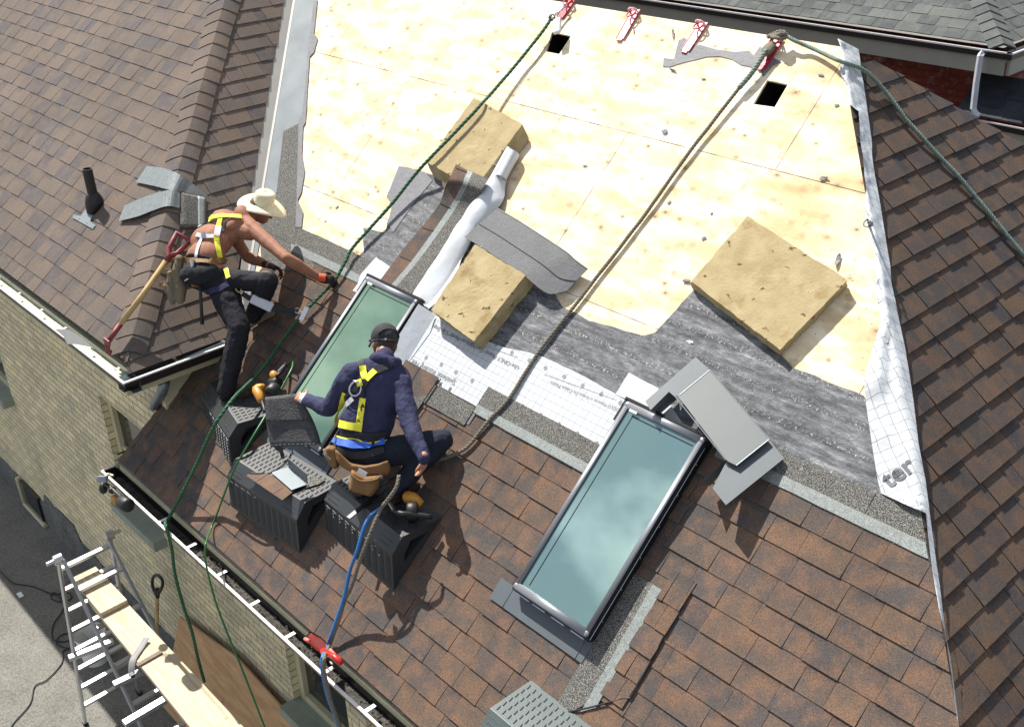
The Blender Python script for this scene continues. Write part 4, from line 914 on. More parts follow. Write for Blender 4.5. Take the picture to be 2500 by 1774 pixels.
# --- black plastic roof platforms
def platform(A,dirx,L,label,mat='plastic',onz=None):
    X=Vector(dirx).normalized(); X.z=0; X.normalize(); Y=Vector((0,0,1)).cross(X); Zv=Vector((0,0,1))
    r=empty('roof_platform',A,label=label,cat='roof platform',group='ribbed plastic wedge platforms standing on the shingles')
    prof=[(0,.0),(.015,.265),(.10,.362),(.405,.362)]  # y,z
    ins=.02
    def P(x,y,z): return A+X*x+Y*y+Zv*z
    m=MB(); vs=[P(x,y,z) for x in (-L,0) for y,z in prof]
    m.add(vs,[(0,4,5,1),(1,5,6,2),(2,6,7,3),(0,3,7,4)])
    # side frames with triangular opening
    for x,s in ((0,1),(-L,-1)):
        o=[(0,0),(.015,.265),(.10,.362),(.405,.362)]; i_=[(.095,.165),(.105,.225),(.16,.305),(.30,.305)]
        vo=[P(x,y,z) for y,z in o]; vi=[P(x,y,z) for y,z in i_]
        b=len(o); fs=[(k,(k+1)%b,b+(k+1)%b,b+k) for k in range(b)]
        vd=[P(x-s*.09,y,z) for y,z in i_]
        fs2=[(b+k,b+(k+1)%b,2*b+(k+1)%b,2*b+k) for k in range(b)]
        m.add(vo+vi+vd,fs+fs2)
    g=MB(); i_=[(.095,.165),(.105,.225),(.16,.305),(.30,.305)]
    g.add([P(-.09,y,z) for y,z in i_],[(0,1,2,3)]); g.add([P(-L+.09,y,z) for y,z in i_],[(3,2,1,0)]); g.build('side_recess',M['plastic_grey'],r)
    t=m; n=int((L-.08)/.066)
    def pill(c,ax,ay,nn,l,w,h): t.tube([c-ax*l,c-ax*l*.8,c+ax*l*.8,c+ax*l],[w*.6,w,w,w*.6],6,flat=h/w,upv=nn)
    fn=(Y*-1+Zv*(.015/.265)).normalized(); fz=(Zv+Y*.015/.265).normalized()
    for k in range(n):
        x=-L+.05+k*(L-.1)/(n-1)
        for j in range(9):
            z=.035+j*.025; c=P(x,.015*z/.265,z)+fn*.002; t.tube([c-X*.024,c+X*.024-Zv*.010],[.0065,.0065],6,flat=.8,upv=fn)
    for k in range(int(L/.045)):
        x=-L+.03+k*.0445
        if x>-.02: break
        for j in range(6):
            y=.135+j*.044; c=P(x,y,.364); t.tube([c-Y*.016+X*.004,c+Y*.016-X*.004],.0055,6,flat=.8,upv=Zv)
    e=m; rn=random.Random(int(L*100))
    for x0 in (-L+.03,-.17):
        for j in range(3):
            for k in range(7):
                y=.035+j*.022; z=.288+j*.0235; c=P(x0+k*.018,y,z); e.box(c,X*rn.uniform(.003,.006),(Y*.5+Zv*.55)*.008,(Zv-Y).normalized()*.003)
    m.build('body',M[mat],r,bevel=.010)
    return r,P
def onM(x,y): return Vector((x,y,y*TA+.012))
A2=onM(2.394,.332); A1=onM(1.304,.458); A3=onM(3.282,.473)
pl1,P1=platform(A1,Vector((.607,-.138,0)),.74,'ribbed black platform furthest left, under the bare-backed worker\'s boot')
pl2,P2=platform(A2,Vector((.855,.06,0)),.82,'ribbed black platform in the middle, with shingles and flashing on top')
pl3,P3=platform(A3,Vector((.745,-.033,0)),.80,'ribbed black platform the worker in navy is crouching on')
z6_=Z(1160,1360,3.923); C4=FM.P(z6_(140,1440),.207); A4=Vector((C4.x,C4.y-.10,C4.z-.362)); ax4=(FM.P(z6_(860,1610),.01)-FM.P(z6_(455,1282),.01)); ax4.z=0; ax4.normalize()
pl4,P4=platform(A4+ax4*.80,ax4,.80,'weathered grey ribbed platform cut off at the bottom edge of the photo','plastic_grey')
# --- things lying on platform 2
w2=Z(540,1080,2.8867); zt=A2.z+.374
def topm(pts,z): return [Zp(w2(*p),z) for p in pts]
def slab(name,P,t,mat,parent=None,col=None):
    mb=MB(); n=len(P); P=[Vector(p) for p in P]; mb.add(P+[p-Vector((0,0,t)) for p in P],[tuple(range(n)),tuple(range(2*n-1,n-1,-1))]+[(n+i,n+(i+1)%n,(i+1)%n,i) for i in range(n)],cols=[[(col or .5,.2,0,1)]*n]*2+[[(.5,1,1,1)]*4]*n); return mb.build(name,mat,parent)
o=slab('shingle_offcut',topm([(175,232),(215,207),(320,215),(420,262),(520,335),(430,405)],zt),.005,M['sh_main'],None,.7); tag(o,'cut brown shingle lying flat on the middle platform','shingle')
b_2=MB()
for a,b in (((245,275),(330,222)),((360,360),(440,318))): b_2.bar(Zp(w2(*a),zt+.001),Zp(w2(*b),zt+.001),.003,.002)
b_2.build('tab_joint',M['black_metal'],o)
sf=empty('step_flashing',Zp(w2(480,250),zt),label='stack of bent grey step flashing cards on the middle platform',cat='flashing')
for k in range(3): slab('flashing_card',[p+Vector((0,0,.006+.004*k))+Vector((.012*k,-.006*k,0)) for p in topm([(358,212),(470,177),(598,292),(495,330)],zt)],.002,M['galv_bright'],sf)
pa,pb=Zp(w2(476,178),zt+.012),Zp(w2(606,288),zt+.012); mb=MB(); mb.add([pa,pb,pb+Vector((0,0,.085)),pa+Vector((0,0,.085)),pa+Vector((.004,.004,0)),pb+Vector((.004,.004,0)),pb+Vector((.004,.004,.085)),pa+Vector((.004,.004,.085))],[(0,1,2,3),(7,6,5,4),(3,2,6,7),(0,3,7,4),(1,5,6,2)]); mb.build('upright_leg',M['metal_grey'],sf)
o=slab('shingle_offcut',topm([(598,318),(640,235),(735,262),(690,290)],zt),.005,M['granule']); tag(o,'small granule shingle offcut on the right end of the middle platform','shingle')
# --- flat bar on platform 3
w3=Z(780,1120,2.7187); zt3=A3.z+.375
pb_=empty('flat_pry_bar',Zp(w3(300,300),zt3),label='dark flat pry bar lying on the platform under the tan tool pouch',cat='pry bar')
mb=MB(); mb.bar(Zp(w3(415,208),zt3+.02),Zp(w3(190,392),zt3-.03),.035,.007); mb.build('bar',M['black_metal'],pb_,bevel=.002)
mb=MB(); mb.bar(Zp(w3(425,200),zt3+.022),Zp(w3(385,232),zt3+.018),.045,.009); mb.build('claw_end',M['gutter_brown'],pb_,bevel=.002)
# --- roof anchors
def anchor(T,B,label,pale,hT=.012):
    t=FM.P(T,hT);b=FM.P(B,.010); d=(b-t).normalized(); s=FM.N.cross(d).normalized(); r=empty('roof_anchor',t,label=label,cat='roof anchor',group='hinged roof anchors nailed below the ridge')
    mat=simple('AnchorPinkFade',srgb(222,170,180),.35,.1,.08,9,.03) if pale else M['red']  # pale pink paints the sun glare on the red plates
    L=(b-t).length; mb=MB(); mb.box(t.lerp(b,.5),d*L/2,s*.034,FM.N*.0025); 
    mb.box(b+d*.004,d*.012,s*.022,FM.N*.0025); mb.build('strap_plate',mat,r,bevel=.002)
    mb=MB(); mb.box(t.lerp(b,.5)+s*.0345,d*L/2,s*.002,FM.N*.006); mb.box(t.lerp(b,.5)-s*.0345,d*L/2,s*.002,FM.N*.006); mb.box(b+d*.017,d*.002,s*.022,FM.N*.006); mb.build('strap_rim',M['red'],r)
    h=MB()
    for k in range(9):
        c=t.lerp(b,.35+.07*k)+s*(.014 if k%2 else -.012)+FM.N*.003; h.tube([c,c+FM.N*.0012],.0042,8)
    h.build('nail_holes',M['black_metal'],r)
    c=t.lerp(b,.12)+FM.N*.02; mb=MB(); mb.tube([c-s*.036-FM.N*.012,c-s*.036+FM.N*.02,c-s*.02+FM.N*.032,c+s*.02+FM.N*.032,c+s*.036+FM.N*.02,c+s*.036-FM.N*.012],.007,6); mb.build('hinge_bracket',mat,r)
    c=t.lerp(b,.22)+FM.N*.03; ring=[c+d*.038*math.sin(a)+s*.030*math.cos(a)+FM.N*.012*math.sin(a) for a in [i*math.pi/8 for i in range(17)]]
    mb=MB(); mb.tube(ring,.0055,8,cap=False); mb.build('d_ring',M['red'],r,smooth=True)
    return r
q1=Z(1340,0,8.12); q3=Z(1600,20,6.247)
anchor(q1(455,10),q1(215,345),'red roof anchor holding the green rope, cut by the top of the photo',False)
anchor(q1(1740,190),q1(1410,770),'pale pink roof anchor with nothing clipped on, left of the two empty ones',True)
anchor(q3(745,215),q3(455,650),'pale pink roof anchor lying over the grey felt patch, right of the two empty ones',True)
anchor(q3(1885,460),q3(1620,910),'dark red roof anchor tied with two ropes at the right end of the ridge',False)
# hardware on the anchors
r=empty('rope_thimble',FM.P(q1(70,350),.06),label='green rope eye with metal thimble and grey shock pack at the left anchor',cat='rope eye')
mb=MB(); mb.ell(FM.P(q1(60,350),.06),FM.U*.03,FM.V*.03,FM.N*.025); mb.build('thimble',M['rope_dark'],r,smooth=True)
mb=MB(); mb.ell(FM.P(q1(75,350),.085),FM.U*.012,FM.V*.016,FM.N*.008); mb.tube([FM.P(q1(90,330),.07),FM.P(q1(200,230),.06),FM.P(q1(350,120),.05)],.009,8); mb.build('connector',M['steel'],r,smooth=True)
mb=MB(); mb.bar(FM.P(q1(170,380),.10),FM.P(q1(160,660),.09),.062,.03,FM.N); mb.build('shock_pack',M['grey_web'],r,bevel=.008)
r=empty('rope_knot',FM.P(q3(1870,420),.06),label='knotted sage rope and clips tied on the right-end anchor',cat='knot')
pts=[FM.P(q3(*p),h) for p,h in [((1715,440),.05),((1800,400),.08),((1870,370),.09),((1960,370),.08),((1990,430),.07),((1940,470),.09),((1850,450),.1),((1780,430),.07),((1900,400),.11),((1985,400),.08)]]
rope('knot_rope',pts,.014,M['rope_tan'],r); mb=MB(); mb.tube([FM.P(q3(*p),.085) for p in [(1920,380),(1960,400),(1950,460),(1905,450),(1920,380)]],.006,6); mb.build('shackle',M['steel'],r,smooth=True)
mb=MB(); mb.ell(FM.P(q3(1730,620),.05),FM.U*.045,FM.V*.06,FM.N*.02); mb.build('leather_guard',simple('OliveGuard',srgb(88,84,64),.7,0,.2,30,.2),r,smooth=True)
# --- ropes
def rp(name,pts,r,mat,label,cat='rope',**k):
    k.setdefault('wob',.004)
    return tag(rope(name,pts,r,M[mat],None,**k),label,cat)
m_=lambda p,h:FM.P(p,h)
lip=Vector((0,0,0)); 
def hang(p,y): return Yp(p,y)
g1=[m_(q1(70,350),.06),m_(c2_(1290,250),.065),m_(c2_(1160,410),.065),m_(c2_(1010,585),.09),m_(c2_(945,655),.135),m_(c2_(780,830),.14),m_(c2_(640,975),.14),m_(c2_(540,1085),.10),m_(c2_(400,1260),.07),m_(c2_(160,1530),.055),m_((845,635),.05),m_((812,690),.045),m_((741,764),.05),m_((690,830),.06),m_((633,909),.12),m_((600,942),.24),m_((567,976),.39),m_((540,1012),.43),m_((522,1041),.42),m_((500,1085),.34),m_((480,1132),.24),m_((433,1225),.09),m_((409,1270),.035),hang((405,1282),-.075),hang((417,1331),-.09),hang((433,1430),-.10),hang((469,1544),-.10),hang((484,1610),-.10),hang((499,1664),-.10)]
rp('lifeline_rope',g1,.0128,'rope_green','thick green twisted lifeline from the left anchor over the gutter',pitch=.11)
h1_=[m_((700,895),.03),m_((713,880),.05),m_((714,895),.09),m_((703,918),.12),m_((678,965),.16),m_((662,992),.26),m_((640,1028),.33),m_((610,1078),.37),m_((577,1135),.33),m_((555,1185),.20),m_((538,1232),.08),m_((515,1290),.035),hang((503,1325),-.075),hang((502,1370),-.10),hang((524,1461),-.14),hang((555,1545),-.16),hang((587,1623),-.17),hang((646,1774),-.19),hang((675,1850),-.2)]
mb=MB(); mb.tube(resample(catmull(h1_,8),.02),.0075,8); tag(mb.build('air_hose',M['hose_green'],smooth=True),'smooth bright green air hose running between two platforms and over the gutter','hose')
g2=[m_(q3(1640,720),.05),m_(c3_(600,450),.045),m_(c3_(520,545),.04),m_(c3_(200,960),.028),m_(c3_(0,1240),.024),m_((1548,560),.022),m_((1375,781),.022),m_((1304,875),.022),m_((1241,974),.024),m_((1194,1025),.026),m_((1147,1084),.03),m_((1119,1104),.035),m_((1085,1118),.04),m_((1050,1124),.04)]
rp('lifeline_rope',g2,.0122,'rope_tan','grey tan twisted lifeline from the right anchor to the crouching worker\'s knee')
rope('rope_splice',[m_(q3(1700,640),.06),m_(c3_(600,450),.052),m_(c3_(520,545),.045)],.017,M['rope_sage'],bpy.data.objects['lifeline_rope.001'])
def hs2(p,h): 
    P=FM.P(p,h); return P if P.x+P.y<7.74 else FR.P(p,h)
g3=[hs2(q3(1985,420),.07),hs2(c3_(870,255),.06),hs2((1974,114),.04),hs2((2020,135),.045),hs2((2053,150),.06),hs2((2108,171),.065),hs2((2160,221),.04),hs2((2215,295),.035),hs2((2290,378),.035),hs2((2349,441),.035),hs2((2427,536),.035),hs2((2500,623),.035),hs2((2590,730),.035)]
rp('rope',g3,.0130,'rope_sage','sage green rope crossing the right hip and running down the dark shingles',pitch=.06)
g4=[m_((927,1241),.34),m_((903,1260),.36),m_((887,1289),.36),m_((872,1341),.32),m_((854,1392),.24),m_((839,1460),.16),m_((824,1505),.11),m_((809,1547),.07),m_((797,1580),.045),hang((788,1603),-.08),hang((786,1627),-.09),hang((791,1660),-.10),hang((802,1703),-.10),hang((817,1745),-.10),hang((830,1790),-.10)]
rp('blue_rope',g4,.011,'rope_blue','blue rope running from the crouching worker\'s belt over the gutter',pitch=.04)
g5=[m_((975,1160),.40),m_((968,1190),.40),m_((945,1222),.38),m_((930,1241),.35),m_((906,1297),.35),m_((880,1363),.29),m_((856,1436),.18),m_((843,1460),.15),m_((829,1507),.10),m_((814,1547),.065),m_((802,1580),.045),hang((792,1605),-.09),hang((790,1627),-.105),hang((795,1660),-.115),hang((806,1703),-.115),hang((821,1745),-.115),hang((834,1790),-.115)]
rp('lanyard_rope',g5,.0125,'rope_tan','tan rope twinned with the blue rope, hanging over the gutter')
# --- vent pipe on the wing
B0=F2.P((234,508),0); r=empty('vent_pipe',B0,label='short black plumbing vent pipe with galvanised base on the left roof',cat='vent pipe')
up=Vector((0,0,1)); mb=MB(); mb.tube([B0,B0+up*.36],.043,20,cap=False); mb.tube([B0+up*.362,B0+up*.1],.036,20,cap=False)
n=20; ring=[]; mb.add([B0+up*.36+Vector((math.cos(2*math.pi*i/n),math.sin(2*math.pi*i/n),0))*rr for rr in (.043,.036) for i in range(n)],[(i,(i+1)%n,n+(i+1)%n,n+i) for i in range(n)]); mb.build('pipe',M['toolblack'],r,smooth=False)
mb=MB(); mb.tube([B0-up*.03,B0+up*.07,B0+up*.12,B0+up*.145],[.085,.08,.062,.046],20); mb.build('rubber_boot',M['toolblack'],r,smooth=True)
y_=Z(160,400,9.02); mb=MB(); pts=[(150,1110),(330,1150),(480,960),(610,1110),(540,1260),(660,1350),(600,1435),(160,1190)]
P=[F2.P(y_(*p),.014) for p in pts]; mb.add(P,[tuple(range(len(P)))]); mb.build('base_flashing',M['galv_bright'],r)
mb=MB()
for p in ((165,1135),(300,1215),(467,1315),(607,1390)): c=F2.P(y_(*p),.014); mb.ell(c,F2.U*.006,F2.V*.006,F2.N*.003,8,4)
mb.build('screw_heads',M['black_metal'],r)
# --- upturned shingle strips over the wing hip
def wsurf(p,h):
    a=F2.P(p,h); b=F1.P(p,h)
    return a if (a-CAM).length<(b-CAM).length else b
def wsurf(p,h):
    a=F2.P(p,h); xh=xhip(a.y)
    return a if a.x<xh else F1.P(p,h)
w_=Z(280,380,7.38)
M['silver_back']=simple('SilverShingleBack',srgb(104,112,114),.62,0,.12,20,.25,60,fine=120)
o=loft('upturned_shingle',[(w_(*p),h) for p,h in (((580,190),.018),((850,220),.03),((1130,320),.04),((1400,500),.03),((1690,750),.02))],[(w_(*p),h) for p,h in (((380,480),.02),((700,545),.032),((1000,620),.04),((1250,660),.03),((1520,725),.02))],M['silver_back'],None,surf=wsurf,n=1,smooth=False)
tag(o,'upper curved shingle lying silver side up across the left hip','shingle','upturned shingles draped over the left hip')
o=loft('upturned_shingle',[(w_(*p),h) for p,h in (((180,900),.02),((400,800),.035),((700,690),.045),((1000,620),.045),((1170,660),.04))],[(w_(*p),h) for p,h in (((70,1180),.03),((400,1100),.045),((700,985),.05),((950,910),.048),((1170,945),.042))],M['silver_back'],None,surf=wsurf,n=1,smooth=False)
tag(o,'lower curved shingle lying silver side up across the left hip','shingle','upturned shingles draped over the left hip')
o=loft('ridge_shingle',[(w_(1172,655),.035),(w_(1180,900),.035),(w_(1185,1300),.03)],[(w_(1640,755),.02),(w_(1642,1000),.02),(w_(1640,1300),.02)],M['granule'],None,surf=wsurf,n=4); tag(o,'dark granule ridge shingle behind the bare-backed worker','shingle')
o=loft('sealant_strip',[(w_(1500,725),.026),(w_(1500,1000),.026),(w_(1505,1300),.026)],[(w_(1630,753),.024),(w_(1632,1000),.024),(w_(1630,1300),.024)],M['tape'],o,surf=wsurf)
# --- roofing spade leaning on the hip
c4_=Z(0,560,2.5378); v4=Z(360,440,2.9)
r=empty('roofing_spade',Yp(c4_(620,790),.1),label='wooden-shafted roofing spade with worn red grip leaning beside the left hip',cat='spade')
s0=Yp(c4_(632,745),.10); s3=F1.P((448,578),.34); d=(s3-s0)
a1=s0+d*.06; a2=s0+d*.20; a3=s0+d*.80
mb=MB(); mb.tube([a2,a2.lerp(a3,.5)+Vector((0,0,-.01)),a3],.023,10); mb.build('shaft',M['shaft'],r,smooth=True)
mb=MB(); mb.tube([a1,a2+d*.02],[.018,.024],10); mb.build('socket',M['red_dark'],r,smooth=True)
sd_=d.cross(FWD).normalized(); mb=MB(); gtop=s3; mb.tube([a3-d*.02,a3+d*.03,a3+d*.07+sd_*.04,gtop+sd_*.06,gtop-sd_*.06,a3+d*.07-sd_*.04,a3+d*.03],[.027,.026,.024,.022,.022,.024,.026],8); mb.build('grip',M['red_dark'],r,smooth=True)
mb=MB(); bx=Vector((1,0,0)); q0=a1; 
for k in range(5): mb.tube([q0+bx*(-.04+.018*k),q0+bx*(-.04+.018*k)+Vector((0,-.01,-.10))],.006,5)
mb.box(q0+Vector((0,0,.01)),bx*.05,Vector((0,.006,0)),Vector((0,0,.02))); mb.build('toothed_blade',M['red_dark'],r)
# --- power tools
def gun(name,label,body,drum,handle,muzzle,s=1.0,pack=None,cat='nail gun'):
    r=empty(name,body[0],label=label,cat=cat,group='yellow and black nail guns')
    mb=MB(); mb.tube(catmull(body,3),[.028*s+.014*s*math.sin(i*math.pi/(3*(len(body)-1))) for i in range(3*(len(body)-1)+1)],10); mb.build('housing',M['toolyellow'],r,smooth=True)
    mb=MB(); mb.tube([drum[0],drum[0].lerp(drum[1],.15),drum[0].lerp(drum[1],.85),drum[1]],[.048*s,.06*s,.06*s,.048*s],16); mb.build('coil_magazine',M['toolblack'],r,smooth=True)
    mb=MB(); mb.tube(catmull(handle,4),.017*s,8); mb.build('handle',M['toolblack'],r,smooth=True)
    mb=MB(); mb.tube(muzzle,.012*s,8); mb.build('nose',M['steel'],r)
    if pack: mb=MB(); mb.box(*pack); mb.build('battery',simple('BatteryGrey',srgb(136,142,150),.4,0,.06,9,.03),r,bevel=.006)
    return r
z8=Z(580,860,8.12)
gun('nail_gun','scuffed yellow nail gun standing by the black platform corner beside the boot',[m_(z8(470,980),.26),m_(z8(430,850),.27),m_(z8(380,720),.27),m_(z8(520,680),.26)],(m_(z8(640,820),.24),m_(z8(760,680),.20)),[m_(z8(480,960),.26),m_(z8(520,1080),.28),m_(z8(540,1180),.28)],[m_(z8(470,980),.26),m_(z8(520,1060),.24)],.85)
gun('nail_gun','nail gun furthest back in the shade between the workers',[m_(z8(770,530),.10),m_(z8(720,450),.11),m_(z8(700,400),.11)],(m_(z8(650,620),.08),m_(z8(830,600),.08)),[m_(z8(760,470),.12),m_(z8(830,420),.11),m_(z8(960,230),.06)],[m_(z8(805,380),.14),m_(z8(915,265),.13)],.8)
n9=Z(900,1180,5.8)
T3=lambda p,dz=0:Zp(n9(*p),zt3+dz)
gun('nail_gun','orange-yellow nail gun on the platform beside the crouching worker\'s hand',[T3((750,300),.06),T3((640,220),.09),T3((560,190),.08),T3((580,160),.07)],(T3((540,400),.055),T3((700,390),.055)),[T3((330,350),.05),T3((450,420),.08),T3((600,430),.07),T3((900,470),.04)],[T3((300,280),.07),T3((360,370),.07)],1.0)
n7=Z(220,1120,7.38); G=lambda p,y:Yp(n7(*p),y)
r=gun('nail_gun','cordless black and yellow nail gun hooked on the gutter corner',[G((420,700),-.12),G((480,740),-.12),G((520,790),-.11)],(G((560,760),-.14),G((700,850),-.14)),[G((260,440),-.13),G((380,520),-.12),G((480,620),-.12),G((600,720),-.12)],[G((420,300),-.07),G((330,270),-.09),G((300,330),-.10)],.95,(G((225,360),-.14),IRT*.035,FWD*.03,IUP*.026))
mb=MB(); mb.ell(G((240,520),-.13),IRT*.035,FWD*.04,IUP*.05); mb.build('motor_housing',M['toolblack'],r,smooth=True); mb=MB(); mb.ell(G((400,560),-.12),IRT*.03,FWD*.04,IUP*.03); mb.build('motor_housing',M['toolblack'],r,smooth=True)
mb=MB(); mb.ell(G((330,280),-.10),IRT*.012,FWD*.012,IUP*.012); mb.build('hook_tip',simple('LimePlastic',srgb(190,200,90),.5),r,smooth=True)
# --- red caulking gun in the gutter
t4=Z(640,1500,5.926); Gy=lambda p,y,: Yp(t4(*p),y)
r=empty('red_caulking_gun',Gy((900,500),-.0),label='bright red caulking gun lying in the lower gutter under the ropes',cat='caulking gun')
mb=MB(); P=[Gy(p,.02) for p in [(700,235),(850,320),(930,400),(890,560),(760,470),(690,400),(610,340)]]; mb.add(P+[p+Vector((0,0,-.012)) for p in P],[tuple(range(7))]+[(7+i,7+(i+1)%7,(i+1)%7,i) for i in range(7)]); mb.build('cradle',M['red_tool'],r)
mb=MB(); mb.tube([Gy((880,520),-.02),Gy((1040,600),-.02),Gy((1140,690),-.02)],[.02,.018,.02],12); mb.build('barrel',M['red_tool'],r,smooth=True)
mb=MB(); mb.tube([Gy((980,500),.0),Gy((1060,590),.0),Gy((1130,640),.0)],.011,8); mb.tube([Gy((620,345),-.01),Gy((680,380),-.01)],.012,8); mb.build('plunger',simple('PinkPlastic',srgb(230,120,112),.35),r,smooth=True)
mb=MB(); mb.ell(Gy((1000,690),-.04),Vector((.02,0,0)),Vector((0,.008,0)),Vector((0,0,.006)),8,4); mb.build('nozzle_cap',M['white'],r)
# ================================================================ ALONG THE WALL
z3=Z(100,1260,3.16)
HZ=-.80; H1=Zp((142,1365),HZ); H2=Zp((267,1306),HZ)
lad=empty('trestle_ladder',(H1.x,(H1.y+H2.y)/2,GZ),label='aluminium folding ladder trestle standing against the brick wall',cat='ladder')
def sec(P1,P2,dx,n,first,name):
    # two rails from the hinges to the ground, splayed in x by dx
    for P,flare in ((P1,-.05),(P2,.05)):
        mb=MB(); Q=Vector((P.x+dx,P.y+flare,GZ)); mb.bar(P,Q,.055,.024,(0,1,0)); mb.build('rail',M['alu_dull' if name=='b' else 'alu'],lad,bevel=.004)
        mb=MB(); mb.box(Q+Vector((0,0,.02)),(.035,0,0),(0,.02,0),(0,0,.02)); mb.build('rubber_foot',M['toolblack'],lad)
    for k in range(n):
        t=(first+k*.265)/abs(GZ-HZ); a=P1.lerp(Vector((P1.x+dx,P1.y-.05,GZ)),t); b=P2.lerp(Vector((P2.x+dx,P2.y+.05,GZ)),t)
        mb=MB(); mb.bar(a,b,.05,.026,(0,0,1)); mb.build('rung',M['alu'],lad,bevel=.003)
l1=Yp((195,1671),H1.y-.03); dx1=(l1.x-H1.x)/(l1.z-HZ)*(GZ-HZ)
l2=Yp((321.5,1753.7),H1.y-.03); dx2=(l2.x-H1.x)/(l2.z-HZ)*(GZ-HZ)
sec(H1,H2,dx1,8,.12,'a'); sec(H1+Vector((.03,.03,0)),H2+Vector((.03,-.03,0)),dx2,7,.22,'b')
for P,s in ((H1,-1),(H2,1)):
    mb=MB(); mb.tube([P+Vector((0,-.035,0)),P+Vector((0,.035,0))],.045,16); mb.tube([P+Vector((0,-.03,.0)),P+Vector((0,.10*s,.0))],.02,10); mb.build('hinge',M['alu'],lad,smooth=False,bevel=.003)
mb=MB(); a=Zp(z3(215,1095),-2.0); b=Zp(z3(560,960),-2.0); mb.bar(a,b,.06,.04); mb.build('stabiliser_bar',M['alu'],lad,bevel=.004)
lad2=empty('trestle_bracket',Zp(z3(810,1500),-1.2),label='aluminium ladder bracket under the plank at the lower edge of the photo',cat='ladder bracket')
mb=MB(); mb.bar(Zp(z3(640,1600),-1.17),Zp(z3(985,1395),-1.17),.06,.035); mb.build('crossbar',M['alu'],lad2,bevel=.003)
mb=MB(); mb.bar(Zp(z3(560,1300),-1.2),Zp(z3(790,1190),-1.2),.06,.035); mb.build('crossbar',M['alu_dull'],lad2,bevel=.003)
PZ=-1.10
pk=[Zp(z3(245,505),PZ),Zp(z3(430,415),PZ),None,None]; eL=Zp(z3(1140,1610),PZ); eR=Zp(z3(1264,1303),PZ)
dl=(eL-pk[0]).normalized(); dr=(eR-pk[1]).normalized()
def board(x0,x1,name,z,label,cat):
    P=[pk[0]+dl*x0,pk[1]+dr*x0,pk[1]+dr*x1,pk[0]+dl*x1]; P=[Vector((p.x,p.y,z)) for p in P]; mb=MB(); mb.add(P+[p-Vector((0,0,.042)) for p in P],[(3,2,1,0),(4,5,6,7)]+[(4+i,4+(i+1)%4,(i+1)%4,i)[::-1] for i in range(4)]); return tag(mb.build(name,M['plank'],bevel=.003),label,cat)
board(.32,3.6,'scaffold_plank',PZ,'long worn wooden plank resting on the ladder trestle along the wall','plank')
board(.0,.62,'plank_offcut',PZ+.044,'short wooden plank laid over the end of the long plank on the ladder','plank')
r=empty('webbing_strap',Zp(z3(760,1080),PZ),label='grey webbing strap hanging over the edge of the plank',cat='strap')
mb=MB(); ps=[Zp(z3(815,935),PZ+.03),Zp(z3(770,1010),PZ+.015),Zp(z3(715,1090),PZ+.015),Zp(z3(700,1150),PZ-.01),Zp(z3(700,1225),PZ-.06)]; mb.tube(catmull(ps,5),.026,6,flat=.12,upv=(0,0,1)); mb.build('webbing',simple('StrapGrey',srgb(120,118,120),.6),r)
mb=MB(); mb.box(Zp(z3(702,1222),PZ-.05),(.02,0,0),(0,.015,0),(0,0,.012)); mb.build('label_tab',M['toolblack'],r)
mb=MB(); mb.bar(Zp(z3(740,1150),PZ+.01),Zp(z3(930,1042),PZ+.01),.04,.012); tag(mb.build('wood_lath',wood('DarkLath',srgb(110,96,86),srgb(132,116,104)),bevel=.002),'short dark wooden lath across the plank beside the strap','lath')
# shovel against the wall
r=empty('garden_shovel',Yp(z3(890,900),.40),label='wooden shovel with black D grip leaning against the brick wall',cat='shovel')
S_=lambda a,b,y:Yp(z3(a,b),y); mb=MB(); mb.tube(catmull([S_(893,610,.37),S_(862,540,.38),S_(862,480,.39),S_(890,450,.39),S_(930,480,.39),S_(938,530,.38),S_(905,600,.37)],4),.016,8); mb.tube([S_(897,560,.37),S_(900,620,.37)],.022,8); mb.build('d_grip',M['toolblack'],r,smooth=True)
mb=MB(); t=S_(898,610,.37); b=Vector((t.x+.02,.18,GZ+.3)); mb.tube([t,b],.018,8); mb.build('shaft',M['shaft'],r,smooth=True); mb=MB(); mb.box(b+Vector((0,-.02,-.14)),(.1,0,0),(0,.004,0),(0,.03,.15)); mb.build('blade',M['steel'],r,bevel=.01)
# plywood board leaning
k1=Z(0,1134,2.5378); ys=.42
P=[Yp(k1(1112,940),ys),Yp(k1(1470,1200),ys),Yp(k1(1870,1640),ys)]; P+= [Vector((P[2].x+.3,.1,GZ+.02)),Vector((P[0].x-.12,.1,GZ+.02))]
mb=MB(); n=5; mb.add(P+[p+Vector((0,.015,0)) for p in P],[tuple(range(n))[::-1],tuple(range(n,2*n))]+[(i,(i+1)%n,n+(i+1)%n,n+i) for i in range(n)]); tag(mb.build('plywood_board',M['plyboard']),'tan plywood board leaning on the wall behind the plank','board')
